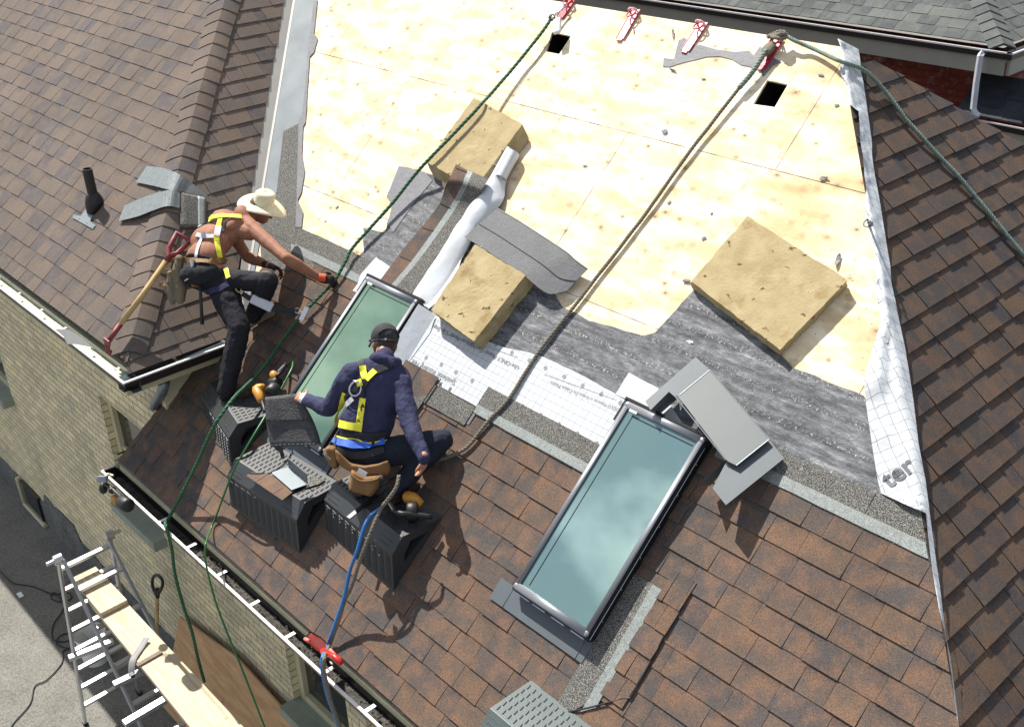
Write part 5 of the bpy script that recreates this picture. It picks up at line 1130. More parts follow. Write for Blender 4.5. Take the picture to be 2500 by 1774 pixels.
# cable, bucket, scrap
gp=lambda a,b:Zp(k1(a,b),GZ+.012)
mb=MB(); mb.tube(resample(catmull([gp(-60,620),gp(0,660),gp(80,730),gp(200,752),gp(330,800),gp(420,790),gp(440,830),gp(360,845),gp(315,820),gp(340,790),gp(395,880),gp(330,990),gp(330,1080),gp(420,1090),gp(440,1040),gp(370,1060),gp(350,1110),gp(430,1140),gp(392,1150),gp(380,1230),gp(290,1330),gp(215,1370),gp(185,1480),gp(90,1590),gp(50,1650)],8),.02),.007,6); tag(mb.build('extension_cord',M['cord'],smooth=True),'black extension cord snaking over the asphalt below the ladder','cord')
r=empty('plastic_bucket',Zp(k1(600,1200),GZ),label='white plastic bucket on the ground under the ladder',cat='bucket'); o=Vector(r.location)
mb=MB(); mb.tube([o,o+up*.34],[.13,.155],20,cap=False); mb.tube([o+up*.005,o+up*.01],.12,20); mb.tube([o+up*.33,o+up*.35],.163,20,cap=False); mb.build('pail',M['white'],r,smooth=True)
mb=MB(); mb.tube([o+up*.33+Vector((.16*math.cos(a),.16*math.sin(a)*.3-.05,-.14*math.sin(a))) for a in [i*math.pi/10 for i in range(11)]],.004,5); mb.build('handle',M['steel'],r)
mb=MB(); c=gp(125,805); mb.box(c,(.05,0,0),(0,.025,0),(0,0,.004)); tag(mb.build('paper_scrap',M['white']),'small white scrap of paper on the asphalt','scrap')
# ================================================================ PEOPLE
from mathutils.bvhtree import BVHTree
def reach(p,ref,L,near=True):
    r=ray(p); w=CAM-ref; a=r.dot(r); b=2*r.dot(w); c=w.dot(w)-L*L; disc=b*b-4*a*c
    if disc<=0: return CAM+r*(-b/(2*a))
    s=math.sqrt(disc); t=(-b-s)/(2*a) if near else (-b+s)/(2*a); return CAM+r*t
def clouds(n,s,d):
    t=bpy.data.textures.new(n,'CLOUDS'); t.noise_scale=s; t.noise_depth=d; return t
TX={'cloth':clouds('FoldClouds',.09,3),'skin':clouds('MuscleClouds',.10,1)}
FOLD={'sweater':.022,'jeans':.024,'hood':.02,'glove':.008,'boot':.008,'tool_pouch':.018,'body':.006,'cap':.006,'wrist_wrap':.006}
def organic(mb,name,mat,parent,vox=.008,sm=6,fac=.5):
    o=mb.build(name,mat,parent,smooth=True); m=o.modifiers.new('r','REMESH'); m.mode='VOXEL'; m.voxel_size=vox; m.use_smooth_shade=True
    s=o.modifiers.new('s','SMOOTH'); s.iterations=sm; s.factor=fac
    if name in FOLD:
        d=o.modifiers.new('d','DISPLACE'); d.texture=TX['skin' if name=='body' else 'cloth']; d.strength=FOLD[name]; d.mid_level=.5; d.texture_coords='GLOBAL'
    return o
def bvh_of(objs):
    bpy.context.view_layer.update(); dg=bpy.context.evaluated_depsgraph_get(); return [BVHTree.FromObject(o,dg) for o in objs]
def hitp(bv,p,off=.004,default=None):
    best=None; r=ray(p).normalized()
    for b in bv:
        h=b.ray_cast(CAM,r)
        if h[0] is not None and (best is None or h[3]<best[3]): best=h
    if best is None: return (default,None)
    return best[0]+best[1]*off,best[1]
def ribbon(name,bv,pts,w,mat,parent,off=.005,sub=6,t=.004):
    """webbing that follows the body: every point is dropped on the body surface"""
    P=[];N=[];prev=None
    pp=[]
    for a,b in zip(pts,pts[1:]):
        for i in range(sub): pp.append((a[0]+(b[0]-a[0])*i/sub,a[1]+(b[1]-a[1])*i/sub))
    pp.append(pts[-1])
    for p in pp:
        h,n=hitp(bv,p,off)
        if h is None:
            if prev is None: continue
            h=reach(p,prev,.03,False); n=N[-1]
        if prev is not None and (h-prev).length>.12: continue
        P.append(h);N.append(n);prev=h
    if len(P)<2: return None
    for _ in range(2): P=[P[0]]+[(P[i-1]+P[i]*2+P[i+1])/4 for i in range(1,len(P)-1)]+[P[-1]]; N=[N[0]]+[((N[i-1]+N[i]*2+N[i+1])/4).normalized() for i in range(1,len(N)-1)]+[N[-1]]
    mb=MB(); vs=[]
    for i,(p,n) in enumerate(zip(P,N)):
        d=(P[min(i+1,len(P)-1)]-P[max(i-1,0)]).normalized(); s=n.cross(d).normalized()
        vs+= [p-s*w/2+n*t*.2,p+s*w/2+n*t*.2,p+s*w/2+n*t,p-s*w/2+n*t]
    fs=[]
    for i in range(len(P)-1):
        a=4*i;b=a+4; fs+= [(a,b,b+1,a+1),(a+1,b+1,b+2,a+2),(a+2,b+2,b+3,a+3),(a+3,b+3,b,a)]
    fs+= [(0,1,2,3),(4*len(P)-4,4*len(P)-1,4*len(P)-2,4*len(P)-3)]
    mb.add(vs,fs); return mb.build(name,mat,parent)
def hand(mb,wr,d,n,side,curl=.5,s=1.0,spread=.02):
    """d: towards the fingers, n: out of the back of the hand, side: towards the thumb"""
    d=d.normalized(); n=(n-d*n.dot(d)).normalized(); side=(side-d*side.dot(d)-n*side.dot(n)).normalized()
    c=wr+d*.045*s; mb.ell(c,d*.052*s,side*.040*s,n*.017*s,14,8); mb.cap(wr-d*.02*s,.024*s,wr+d*.03*s,.022*s,10)
    for k,(o,L) in enumerate(((.028,.075),(.010,.083),(-.009,.077),(-.027,.060))):
        p=wr+d*.083*s+side*o*s; dd=(d+side*o*spread*30).normalized(); L*=s; a=curl*(.9+.08*k)
        for j,(fr,r) in enumerate(((.45,.0095),(.32,.0085),(.25,.0075))):
            ang=a*(.7+j*.75); v=(dd*math.cos(ang)-n*math.sin(ang)).normalized(); q=p+v*L*fr; mb.cap(p,r*s,q,(r-.0008)*s,8); p=q
    p=wr+d*.025*s+side*.030*s; v=(d*.6+side*.75-n*.25).normalized(); q=p+v*.035*s; mb.cap(p,.0125*s,q,.011*s,8); v2=(d*.85+side*.25-n*.5*curl).normalized(); mb.cap(q,.011*s,q+v2*.030*s,.009*s,8)
UPZ=Vector((0,0,1))
# ---------------------------------------------------------------- worker 1 : bare back, straw hat
Z4=Z(360,440,2.9)
w1=empty('person',Zp(Z4(600,1530),zt3*0+A1.z+.362),label='bare-backed worker in straw hat and black jeans bending to grip the green rope',cat='person',group='roofers at work')
zf=A1.z+.366
ankR=Zp(Z4(560,1462),zf+.09); 
kneeR=reach(Z4(650,1050),ankR,.45,True); hipR=reach(Z4(520,735),kneeR,.43,False)
fwd1=Vector((.62,.78,0)).normalized(); left1=Vector((-.78,.62,0)).normalized()
hipL=reach(Z4(395,700),hipR,.175,False); pel=reach(Z4(405,655),hipR,.15,False)
footL=FM.P(Z4(800,1010),.03); ankL=footL+UPZ*.08+Vector((-.03,-.02,0)); kneeL=reach(Z4(850,715),ankL,.43,True)
neck=reach(Z4(680,255),pel,.56,False)
spd=(neck-pel).normalized()
hR=FM.P(Z4(1290,705),.085); wrR=reach(Z4(1212,688),hR,.075,True)
shR=reach(Z4(745,345),neck,.18,True); shL=reach(Z4(540,290),neck,.19,False)
elR=reach(Z4(985,555),wrR,.285,True)
elL=reach(Z4(705,540),shL,.30,True); wrL=reach(Z4(850,600),elL,.25,True)
hdc=reach(Z4(800,205),neck,.17,False)
lat=((shL-shR).normalized()+(IRT*-.6)).normalized(); bk=spd.cross(lat).normalized()
if bk.dot(FWD)>0: bk=-bk
c1=reach(Z4(412,540),pel,.14,False); c2q=reach(Z4(455,430),c1,.16,False); c3q=reach(Z4(560,330),c2q,.17,False); chest=c2q.lerp(c3q,.5)
b=MB()
def torso(b,k=1.0):
    ch=[pel,c1,c2q,c3q,neck]
    for i,(wd,dp_,ln) in enumerate(((.168,.118,.12),(.160,.112,.13),(.178,.118,.15),(.180,.112,.13),(.10,.07,.07))):
        d=(ch[min(i+1,4)]-ch[max(i-1,0)]).normalized(); l=(lat-d*lat.dot(d)).normalized(); bb=d.cross(l).normalized()
        b.ell(ch[i]-(IRT*.0),l*wd*k,bb*dp_*k,d*ln*k,18,12)
    for s in(shR,shL): b.cap(neck.lerp(s,.25)-spd*.01,.055*k,s,.062*k); b.cap(c3q.lerp(s,.3),.085*k,s-spd*.04,.06*k); b.ell(c3q.lerp(s,.45)+bk*.075*k,lat*.055,bk*.035,spd*.075)
torso(b)
b.cap(neck-spd*.03,.06,neck+(hdc-neck)*.5,.052)
hup=(hdc-neck).normalized()*.55+IUP*.6; hup.normalize()
face=(fwd1*.6-UPZ*.7+IRT*.25).normalized(); face=(face-hup*face.dot(hup)).normalized(); hside=hup.cross(face)
b.ell(hdc,hside*.075,face*.092,hup*.112,16,12); b.ell(hdc+face*.05-hup*.06,hside*.045,face*.045,hup*.045)   # jaw
b.ell(hdc+face*.098-hup*.012,hside*.012,face*.02,hup*.02)                                       # nose
for s in (-1,1): b.ell(hdc+hside*.076*s-hup*.01,hside*.010,face*.018,hup*.030,8,6); b.ell(hdc+face*.083+hside*.03*s+hup*.012,hside*.014,face*.01,hup*.008,8,6)
b.ell(hdc+face*.088-hup*.055,hside*.022,face*.012,hup*.008,8,6)
for (s,e,w,h) in ((shR,elR,wrR,hR),(shL,elL,wrL,None)):
    b.ell(s,lat*.066,bk*.066,(e-s).normalized()*.09); b.cap(s,.060,s.lerp(e,.5),.053); b.cap(s.lerp(e,.4),.053,e,.043); b.cap(e,.045,e.lerp(w,.35),.048); b.cap(e.lerp(w,.3),.048,w,.030)
hand(b,wrR,(hR-wrR),UPZ*.6-FWD*.6,-IUP*.3+IUP*.8,.9); hand(b,wrL,(Dp(Z4(930,625),(wrL-CAM).dot(FWD))-wrL),IUP,IRT-FWD*.5,.9)
for (h,k,a) in ((hipR,kneeR,ankR),(hipL,kneeL,ankL)): b.cap(h,.07,k,.05); b.cap(k,.048,a,.035)
body1=organic(b,'body',M['skin'],w1,.007,5)
j=MB(); wst=pel.lerp(c1,.55)
j.ell(pel-IUP*.02,lat*.182,bk*.138,spd*.125,18,12); j.ell(wst,lat*.176,bk*.130,IUP*.04,18,8)
for (h,k,a) in ((hipR,kneeR,ankR),(hipL,kneeL,ankL)):
    kk=1.0 if h is hipR else .82
    j.cap(h,.120*kk,h.lerp(k,.5),.104*kk); j.cap(h.lerp(k,.5),.104*kk,k,.084*kk); j.cap(k,.084,k.lerp(a,.45),.082); j.cap(k.lerp(a,.4),.080,a+(a-k).normalized()*.02,.070)
j.ell(pel-spd*.05+bk*.05,lat*.155,bk*.09,spd*.10,16,10)
organic(j,'jeans',M['jeans_black'],w1,.008,4)
# torn knee patch
kb=MB(); kb.ell(kneeL+IUP*.05-FWD*.035,IRT*.05,FWD*.025,IUP*.03); organic(kb,'knee_patch',M['suede'],w1,.008,3)
def boot(parent,ank,dirf,name='boot',mat='boot'):
    m=MB(); d=dirf.normalized(); m.cap(ank+UPZ*.03,.052,ank-UPZ*.03,.05); m.cap(ank-UPZ*.045-d*.03,.040,ank-UPZ*.05+d*.13,.038); m.ell(ank-UPZ*.055+d*.15,d*.05,UPZ.cross(d)*.045,UPZ*.032); m.box(ank-UPZ*.080+d*.06,d*.13,UPZ.cross(d)*.040,UPZ*.008)
    return organic(m,name,M[mat],parent,.007,3)
boot(w1,ankR,IRT*.9+FWD*.2+UPZ*.03); boot(w1,ankL,Vector((.7,.7,.5)),'boot','suede')
# gloves
g=MB(); hand(g,wrR+(hR-wrR)*.0,(hR-wrR),UPZ*.6-FWD*.6,IUP*.5,.9,1.14); organic(g,'glove',M['glove'],w1,.006,3)
g=MB(); dR=(hR-wrR).normalized(); g.tube([wrR-dR*.005,wrR+dR*.055],[.034,.041],12); organic(g,'glove_cuff',M['orange'],w1,.006,3)
g=MB(); dL_=(Dp(Z4(930,625),(wrL-CAM).dot(FWD))-wrL); hand(g,wrL,dL_,IUP,IRT-FWD*.5,.9,1.16); organic(g,'glove',M['glove'],w1,.006,3)
# hair and hat
h=MB(); h.ell(hdc-face*.012+hup*.008,hside*.080,face*.092,hup*.112,16,12); h.ell(hdc-face*.05-hup*.04,hside*.06,face*.045,hup*.06,12,8); organic(h,'hair',M['hair'],w1,.008,2)
hat=empty('hat',hdc); hat.parent=w1; hat.matrix_parent_inverse=w1.matrix_basis.inverted()
for o_ in (hat,): pass
ha=(IUP*.80+IRT*.30-FWD*.42).normalized(); hx=ha.cross(IRT*-.86+IUP*.5).normalized(); hy=ha.cross(hx).normalized(); hc=hdc+hup*.045
n=40
hm=MB(); prof=[(.205,-.022),(.20,-.010),(.16,.004),(.12,.010),(.094,.016),(.092,.03),(.090,.070),(.086,.098),(.070,.112),(.04,.113),(.002,.111)]
vs=[]
for k,(r_,z_) in enumerate(prof):
    for i in range(n):
        A=2*math.pi*i/n; wv=.020*math.sin(2*A+.6)*max(0,(r_-.1)/.1) if r_>.1 else 0; el=1.0 if r_>.1 else 1.0+.10*math.cos(2*A); dent=0
        vs.append(hc+hx*(r_*el*math.cos(A))+hy*(r_*el*.97*math.sin(A))+ha*(z_+wv+dent))
hm.add(vs,[(k*n+i,k*n+(i+1)%n,(k+1)*n+(i+1)%n,(k+1)*n+i) for k in range(len(prof)-1) for i in range(n)]); ho=hm.build('straw_hat',M['straw'],w1,smooth=True); s_=ho.modifiers.new('s','SOLIDIFY'); s_.thickness=.004
bpy.data.objects.remove(hat)
for rr in (.13,.155,.18):
    pass
BV=bvh_of([o for o in w1.children if o.name.split('.')[0] in('body','jeans')])
def rb(nm,pts,w,mat,**k): return ribbon(nm,BV,[Z4(*p) for p in pts],w,M[mat],w1,**k)
rb('harness_strap',[(262,440),(275,410),(330,350),(400,300),(480,262),(520,255)],.042,'yellow')
rb('harness_strap',[(318,368),(345,345),(385,325)],.046,'grey_web',off=.008)
rb('harness_strap',[(520,262),(505,330),(488,400),(495,470),(512,548)],.042,'yellow')
rb('harness_strap',[(505,330),(490,395)],.046,'grey_web',off=.009)
rb('harness_strap',[(455,268),(520,255),(590,258),(660,262)],.040,'yellow',off=.010)
rb('harness_strap',[(640,262),(590,270),(550,300),(530,370)],.020,'black_web',off=.006)
rb('harness_strap',[(350,385),(400,398),(470,398)],.034,'grey_web')
rb('harness_strap',[(390,400),(375,440),(355,490),(345,545)],.026,'grey_web')
rb('harness_strap',[(395,320),(440,300),(495,285)],.016,'black_web',off=.010)
rb('tool_belt',[(228,470),(240,520),(262,560),(330,578),(420,578),(500,572),(560,575)],.050,'leather',off=.012)
rb('leg_strap',[(385,790),(440,790),(500,775),(570,735)],.045,'navy',off=.008)
rb('harness_strap',[(540,600),(560,640),(578,695)],.036,'yellow',off=.010)
h_,n_=hitp(BV,Z4(400,390),.015)
if h_ is not None:
    m=MB(); m.box(h_,IRT*.014,FWD*.008,IUP*.02); m.build('buckle',M['steel'],w1,bevel=.003)
# pouches
dp=(wst-CAM).dot(FWD)
J=lambda a,b_,dd=0:Dp(Z4(a,b_),dp+dd)
pm=MB()
for pts in ([(225,560,.036),(215,640,.040),(240,760,.048),(235,840,.036)],[(165,660,.03),(165,740,.036),(175,830,.036),(178,865,.018)],[(125,740,.018),(140,790,.02)]):
    for p,q_ in zip(pts,pts[1:]): pm.cap(J(p[0],p[1],-.02),p[2],J(q_[0],q_[1],-.02),q_[2])
organic(pm,'tool_pouch',M['suede'],w1,.008,3)
for (a,b_) in ((212,565),(150,645),(118,735)):
    c=J(a,b_,-.05); m=MB(); m.tube([c+IRT*.034*math.cos(t)+IUP*.016*math.sin(t)-FWD*.012*math.sin(t) for t in [i*math.pi/7 for i in range(15)]],.0055,6); m.build('pouch_rim',M['leather'],w1,smooth=True)
m=MB(); m.box(J(345,700,-.12),IRT*.036,FWD*.012,IUP*.060); m.box(J(345,600,-.12),IRT*.030,FWD*.012,IUP*.030); m.build('hammer_holder',M['leather'],w1,bevel=.008)
hm=empty('claw_hammer',J(340,700,-.15),label='steel claw hammer hanging in the belt of the bare-backed worker',cat='hammer')
m=MB(); m.tube([J(372,740,-.14),J(380,880,-.14),J(388,1020,-.14)],[.013,.013,.015],8); m.build('handle',M['toolblack'],hm,smooth=True)
m=MB(); m.tube(catmull([J(262,715,-.15),J(300,692,-.15),J(345,700,-.15),J(385,705,-.15),J(405,708,-.15)],3),[.004,.006,.008,.009,.010,.011,.011,.011,.011,.012,.012,.014,.014],8); m.build('head',M['steel'],hm,smooth=True)
m=MB(); m.tube([J(320,640,-.14),J(318,560,-.14)],[.012,.020],8); m.build('metal_loop',M['steel'],w1)
# lanyard
ly=empty('fall_lanyard',J(620,760,-.05),label='grey shock-pack lanyard clipped between the bending worker and the green rope',cat='lanyard')
rg=m_(Z4(1105,945),.06)
d0=(J(640,760,-.10)-CAM).dot(FWD); d1_=(rg-CAM).dot(FWD)
def JL(a,b_,t): return Dp(Z4(a,b_),d0+(d1_-d0)*t)
m=MB(); m.tube(catmull([JL(600,690,0),JL(640,720,0),JL(665,780,.0),JL(640,790,.0),JL(610,740,0),JL(600,690,0)],4),.008,6,flat=1); m.build('snap_hook',simple('HookBronze',srgb(186,170,120),.35,.8),ly,smooth=True)
m=MB(); m.bar(JL(670,800,.05),JL(745,850,.2),.04,.012,FWD); m.build('webbing',M['black_web'],ly,bevel=.002); m=MB(); m.bar(JL(880,912,.5),JL(1045,925,.85),.036,.012,FWD); m.build('webbing',M['black_web'],ly,bevel=.002)
m=MB(); m.bar(JL(735,835,.2),JL(885,905,.5),.075,.035,FWD); m.build('shock_pack',M['grey_web'],ly,bevel=.010)
m=MB(); rc=JL(1060,922,.9); m.tube([rc+IRT*.020*math.cos(t)+IUP*.020*math.sin(t) for t in [i*math.pi/6 for i in range(13)]],.004,6); m.tube([rc+IRT*.02,rg],.006,6); m.bar(rg-IUP*.05-IRT*.02,rg+IUP*.05+IRT*.03,.035,.03,FWD); m.build('rope_grab',M['steel'],ly)
# grey scrap shingle under the left leg
o=shp('loose_shingle',[Z4(*p) for p in [(690,800),(760,860),(790,990),(720,1050),(700,900)]],.03,M['granule'],None); tag(o,'dark granule shingle scrap behind the knee of the bending worker','shingle')
# ---------------------------------------------------------------- worker 2 : navy sweater, cap, crouching
Z5=Z(620,760,3.248)
pel2=Zp(Z5(845,1090),zt3+.32)
w2e=empty('person',Zp(Z5(845,1250),zt3),label='crouching worker in navy sweater and black cap seen from behind, holding a shingle',cat='person',group='roofers at work')
fw2=Vector((-.42,.90,0)).normalized(); rt2=Vector((.90,.42,0)).normalized()
neck2=reach(Z5(1035,400),pel2,.555,False)
sp2=(neck2-pel2).normalized()
shL2=reach(Z5(775,495),neck2,.19,False); shR2=reach(Z5(1165,575),neck2,.18,True)
lat2=(shR2-shL2).normalized(); bk2=lat2.cross(sp2).normalized()
if bk2.dot(FWD)>0: bk2=-bk2
hL2=Dp(Z5(345,668),7.42); wrL2=reach(Z5(415,700),hL2,.085,True)
elL2=reach(Z5(590,770),wrL2,.26,True)
elR2=reach(Z5(1235,890),shR2,.30,True); wrR2=reach(Z5(1350,1160),elR2,.27,True); hR2=reach(Z5(1345,1260),wrR2,.10,False)
hd2=reach(Z5(1035,250),neck2,.185,False)
hipR2=pel2+rt2*.095-UPZ*.03; hipL2=pel2-rt2*.095-UPZ*.03
ftR=Zp((965,1192),zt3+.09); ftL=Zp((880,1170),zt3+.09)
kneeR2=reach(Z5(1490,1020),hipR2,.43,False)
kneeL2=hipL2+fw2*.38+UPZ*.12-rt2*.06
b=MB(); ch2=pel2.lerp(neck2,.64)
def torso2(b,k):
    b.ell(ch2,lat2*.165*k,bk2*.115*k,sp2*.20*k,18,12); b.ell(pel2.lerp(neck2,.83),lat2*.175*k,bk2*.09*k,sp2*.11*k,18,12); b.ell(pel2.lerp(neck2,.30),lat2*.150*k,bk2*.108*k,sp2*.18*k,18,12)
    for s in (shL2,shR2): b.cap(neck2.lerp(s,.3)-sp2*.01,.055*k,s,.062*k); b.cap(ch2.lerp(s,.3),.08*k,s-sp2*.04,.06*k)
    for (s,e,w) in ((shL2,elL2,wrL2),(shR2,elR2,wrR2)): b.cap(s,.064*k,s.lerp(e,.5),.058*k); b.cap(s.lerp(e,.5),.058*k,e,.050*k); b.cap(e,.050*k,e.lerp(w,.4),.048*k); b.cap(e.lerp(w,.4),.048*k,w,.036*k)
torso2(b,.9)
b.ell(pel2,lat2*.15,bk2*.11,sp2*.11,18,12)
b.cap(neck2-sp2*.03,.06,neck2.lerp(hd2,.6),.054)
hu2=(IUP*.9+IRT*.05+FWD*.2).normalized(); fc2=(FWD*.9-IRT*.42); fc2=(fc2-hu2*fc2.dot(hu2)).normalized(); hs2_=hu2.cross(fc2)
b.ell(hd2,hs2_*.076,fc2*.094,hu2*.115,16,12); b.ell(hd2+fc2*.05-hu2*.065,hs2_*.046,fc2*.045,hu2*.045); b.ell(hd2+fc2*.10-hu2*.015,hs2_*.012,fc2*.02,hu2*.02); b.ell(hd2+fc2*.09-hu2*.06,hs2_*.022,fc2*.012,hu2*.008,8,6)
for s in (-1,1): b.ell(hd2+hs2_*.078*s-hu2*.015-fc2*.005,hs2_*.010,fc2*.018,hu2*.032,8,6); b.ell(hd2+fc2*.085+hs2_*.03*s+hu2*.01,hs2_*.014,fc2*.01,hu2*.008,8,6)
hand(b,wrL2,(hL2-wrL2),-FWD*.8+IUP*.3,IUP,1.15); hand(b,wrR2,(hR2-wrR2),IRT-FWD*.6,-FWD-IRT*.5,.55)
for (h,k,a) in ((hipR2,kneeR2,ftR),(hipL2,kneeL2,ftL)): b.cap(h,.075,k,.05); b.cap(k,.048,a,.035)
organic(b,'body',M['skin2'],w2e,.007,4)
s=MB()
torso2(s,1.14)
s.cap(neck2-sp2*.01,.072,neck2+(hd2-neck2)*.22,.066)
sw=organic(s,'sweater',M['navy'],w2e,.008,3)
hd_=MB()
for k in range(9):
    a=-.9+k*.225; c=neck2+sp2*.015+bk2*.055*math.cos(a)+lat2*.085*math.sin(a); c2_2=neck2+sp2*.015+bk2*.055*math.cos(a+.225)+lat2*.085*math.sin(a+.225)
    hd_.cap(c,.034,c2_2,.034)
hd_.cap(neck2+bk2*.055+lat2*.05,.035,neck2+lat2*.11-sp2*.03,.03)
organic(hd_,'hood',M['navy'],w2e,.008,2)
j=MB(); j.ell(pel2-UPZ*.02,lat2*.165,bk2*.135,sp2*.115,18,12); j.ell(pel2-UPZ*.08+bk2*.02,lat2*.15,bk2*.12,UPZ*.10,18,12)
for (h,k,a) in ((hipR2,kneeR2,ftR),(hipL2,kneeL2,ftL)): j.cap(h,.105,h.lerp(k,.5),.095); j.cap(h.lerp(k,.5),.095,k,.075); j.cap(k,.074,k.lerp(a,.5),.068); j.cap(k.lerp(a,.5),.068,a,.06)
organic(j,'jeans',M['jeans'],w2e,.008,4)
boot(w2e,ftR,fw2+rt2*.4); boot(w2e,ftL,fw2)
h=MB(); h.ell(hd2-fc2*.012+hu2*.0,hs2_*.081,fc2*.094,hu2*.112,16,12); h.ell(hd2-fc2*.055-hu2*.05,hs2_*.06,fc2*.04,hu2*.05,12,8); organic(h,'hair',M['hair'],w2e,.008,2)
c=MB(); c.ell(hd2+hu2*.035,hs2_*.092,fc2*.108,hu2*.098,20,12); cp=organic(c,'cap',M['cap'],w2e,.007,3)
c=MB(); cc=hd2+hu2*.02-fc2*.0
c.tube([hd2+hu2*.03+hs2_*.070*math.cos(t)-fc2*(.075+.02*math.sin(t))+hu2*.045*math.sin(t) for t in [i*math.pi/8 for i in range(9)]],.006,6); c.tube([hd2-hu2*.005+hs2_*.06*math.cos(t)-fc2*.098*math.sin(t)*.6-fc2*.05 for t in [i*math.pi/8 for i in range(9)]],.007,6); c.tube(catmull([hd2+hs2_*.06-fc2*.07-hu2*.0,hd2+hs2_*.105-fc2*.06-hu2*.02,hd2+hs2_*.12-fc2*.05-hu2*.055],4),.007,6); c.build('cap_strap',M['black_web'],w2e,smooth=True)
c=MB(); c.box(hd2-fc2*.105+hs2_*.03-hu2*.0,hs2_*.006,fc2*.003,hu2*.008); c.build('cap_buckle',M['steel'],w2e)
c=MB(); c.ell(hd2+fc2*.13+hu2*.035,hs2_*.065,fc2*.07,hu2*.012,14,6); c.build('cap_brim',M['cap'],w2e,smooth=True)
c=MB(); c.tube([hd2-hs2_*.083-fc2*.01+hu2*.005,hd2-hs2_*.082+fc2*.05+hu2*.012,hd2-hs2_*.07+fc2*.10+hu2*.010],.004,6); c.ell(hd2-hs2_*.04+fc2*.105+hu2*.005,hs2_*.032,fc2*.006,hu2*.02,10,6); c.build('sunglasses',simple('GlassesGrey',srgb(190,190,200),.3,.2),w2e,smooth=True)
# taped wrist
t=MB(); dv=(hL2-wrL2).normalized(); t.tube([wrL2-dv*.012,wrL2+dv*.012,wrL2+dv*.04],[.039,.037,.036],12); organic(t,'wrist_wrap',M['tape_white'],w2e,.006,2)
BV=bvh_of([o for o in w2e.children if o.name.split('.')[0] in('sweater','jeans','body','hood')])
def rb2(nm,pts,w,mat,**k): return ribbon(nm,BV,[Z5(*p) for p in pts],w,M[mat],w2e,**k)
rb2('harness_strap',[(848,385),(850,430),(868,490),(880,540),(865,600)],.046,'black_web')
rb2('harness_strap',[(1110,440),(1040,440),(980,465),(920,520),(870,580)],.046,'black_web')
rb2('harness_strap',[(858,432),(872,490),(886,535)],.042,'yellow',off=.010)
rb2('harness_strap',[(965,470),(925,510),(890,545)],.042,'yellow',off=.010)
rb2('harness_strap',[(880,540),(830,600),(760,650),(725,700)],.030,'black_web',off=.008)
rb2('harness_strap',[(865,580),(860,640),(862,700)],.034,'black_web',off=.008)
rb2('harness_strap',[(728,640),(700,700),(670,780),(645,850),(655,880)],.038,'yellow',off=.010)
rb2('harness_strap',[(868,690),(858,760),(845,840),(832,950)],.042,'yellow',off=.010)
rb2('harness_strap',[(640,868),(700,895),(770,910),(850,915)],.048,'yellow',off=.012)
rb2('label_tag',[(790,690),(765,715),(735,745)],.034,'grey_web',off=.010)
rb2('harness_pad',[(842,545),(850,590)],.038,'yellow',off=.016)
rb2('waist_pad',[(622,960),(700,985),(800,1000),(920,1000),(1035,975)],.060,'black_web',off=.008)
rb2('belt',[(618,1010),(700,1045),(800,1065),(900,1068),(1035,1040)],.050,'blue_web',off=.016)
rb2('belt_piping',[(620,985),(700,1015),(800,1032),(900,1034),(1035,1008)],.010,'yellow',off=.020)
for x in (665,940): rb2('belt_loop',[(x,1000),(x,1060),(x,1080)],.016,'black_web',off=.022)
rb2('waist_pad',[(640,1080),(700,1115),(800,1140),(900,1135),(1030,1095)],.045,'black_web',off=.010)
h_,n_=hitp(BV,Z5(818,620),.02)
if h_ is not None:
    m=MB(); e1=(IRT*.3+IUP*.95).normalized(); e2=e1.cross(FWD).normalized()
    m.tube([h_+e1*.042*math.sin(t)*(1.2 if math.sin(t)>0 else 1)+e2*.036*math.cos(t) for t in [i*math.pi/10 for i in range(21)]],.0065,8,cap=False); m.tube([h_+e1*.048+e2*.03,h_+e1*.048-e2*.03],.0065,6); m.build('d_ring',M['steel'],w2e,smooth=True)
def htext(s,pA,pB,off=.017,par=w2e):
    A,n=hitp(BV,Z5(*pA),off);B,n2=hitp(BV,Z5(*pB),off)
    if A is None or B is None: return
    N=(n+n2).normalized(); U=(B-A).normalized(); V=N.cross(U); F=Frame(A,U,V); text_on(s,Vector((0,0)),Vector(((B-A).length,0)),F,0,M['toolblack'],par,weight=.02)
htext('WORKHORSE',(668,905),(845,935),.019)
m=MB()
for (x,y) in ((868,745),(856,780)):
    h_,n_=hitp(BV,Z5(x,y),.016)
    if h_ is not None:
        u=n_.cross(IRT).normalized(); s_=n_.cross(u)
        if y<760: m.add([h_+u*.018*(-1 if u.dot(IUP)<0 else 1),h_+s_*.015-u*.01*(-1 if u.dot(IUP)<0 else 1),h_-s_*.015-u*.01*(-1 if u.dot(IUP)<0 else 1)],[(0,1,2)])
        else: m.box(h_,s_*.004,u*.018,n_*.001)
if m.v: m.build('strap_arrow',M['toolblack'],w2e)
htext('A',(822,880),(848,882),.016); htext('A',(655,765),(680,780),.016)
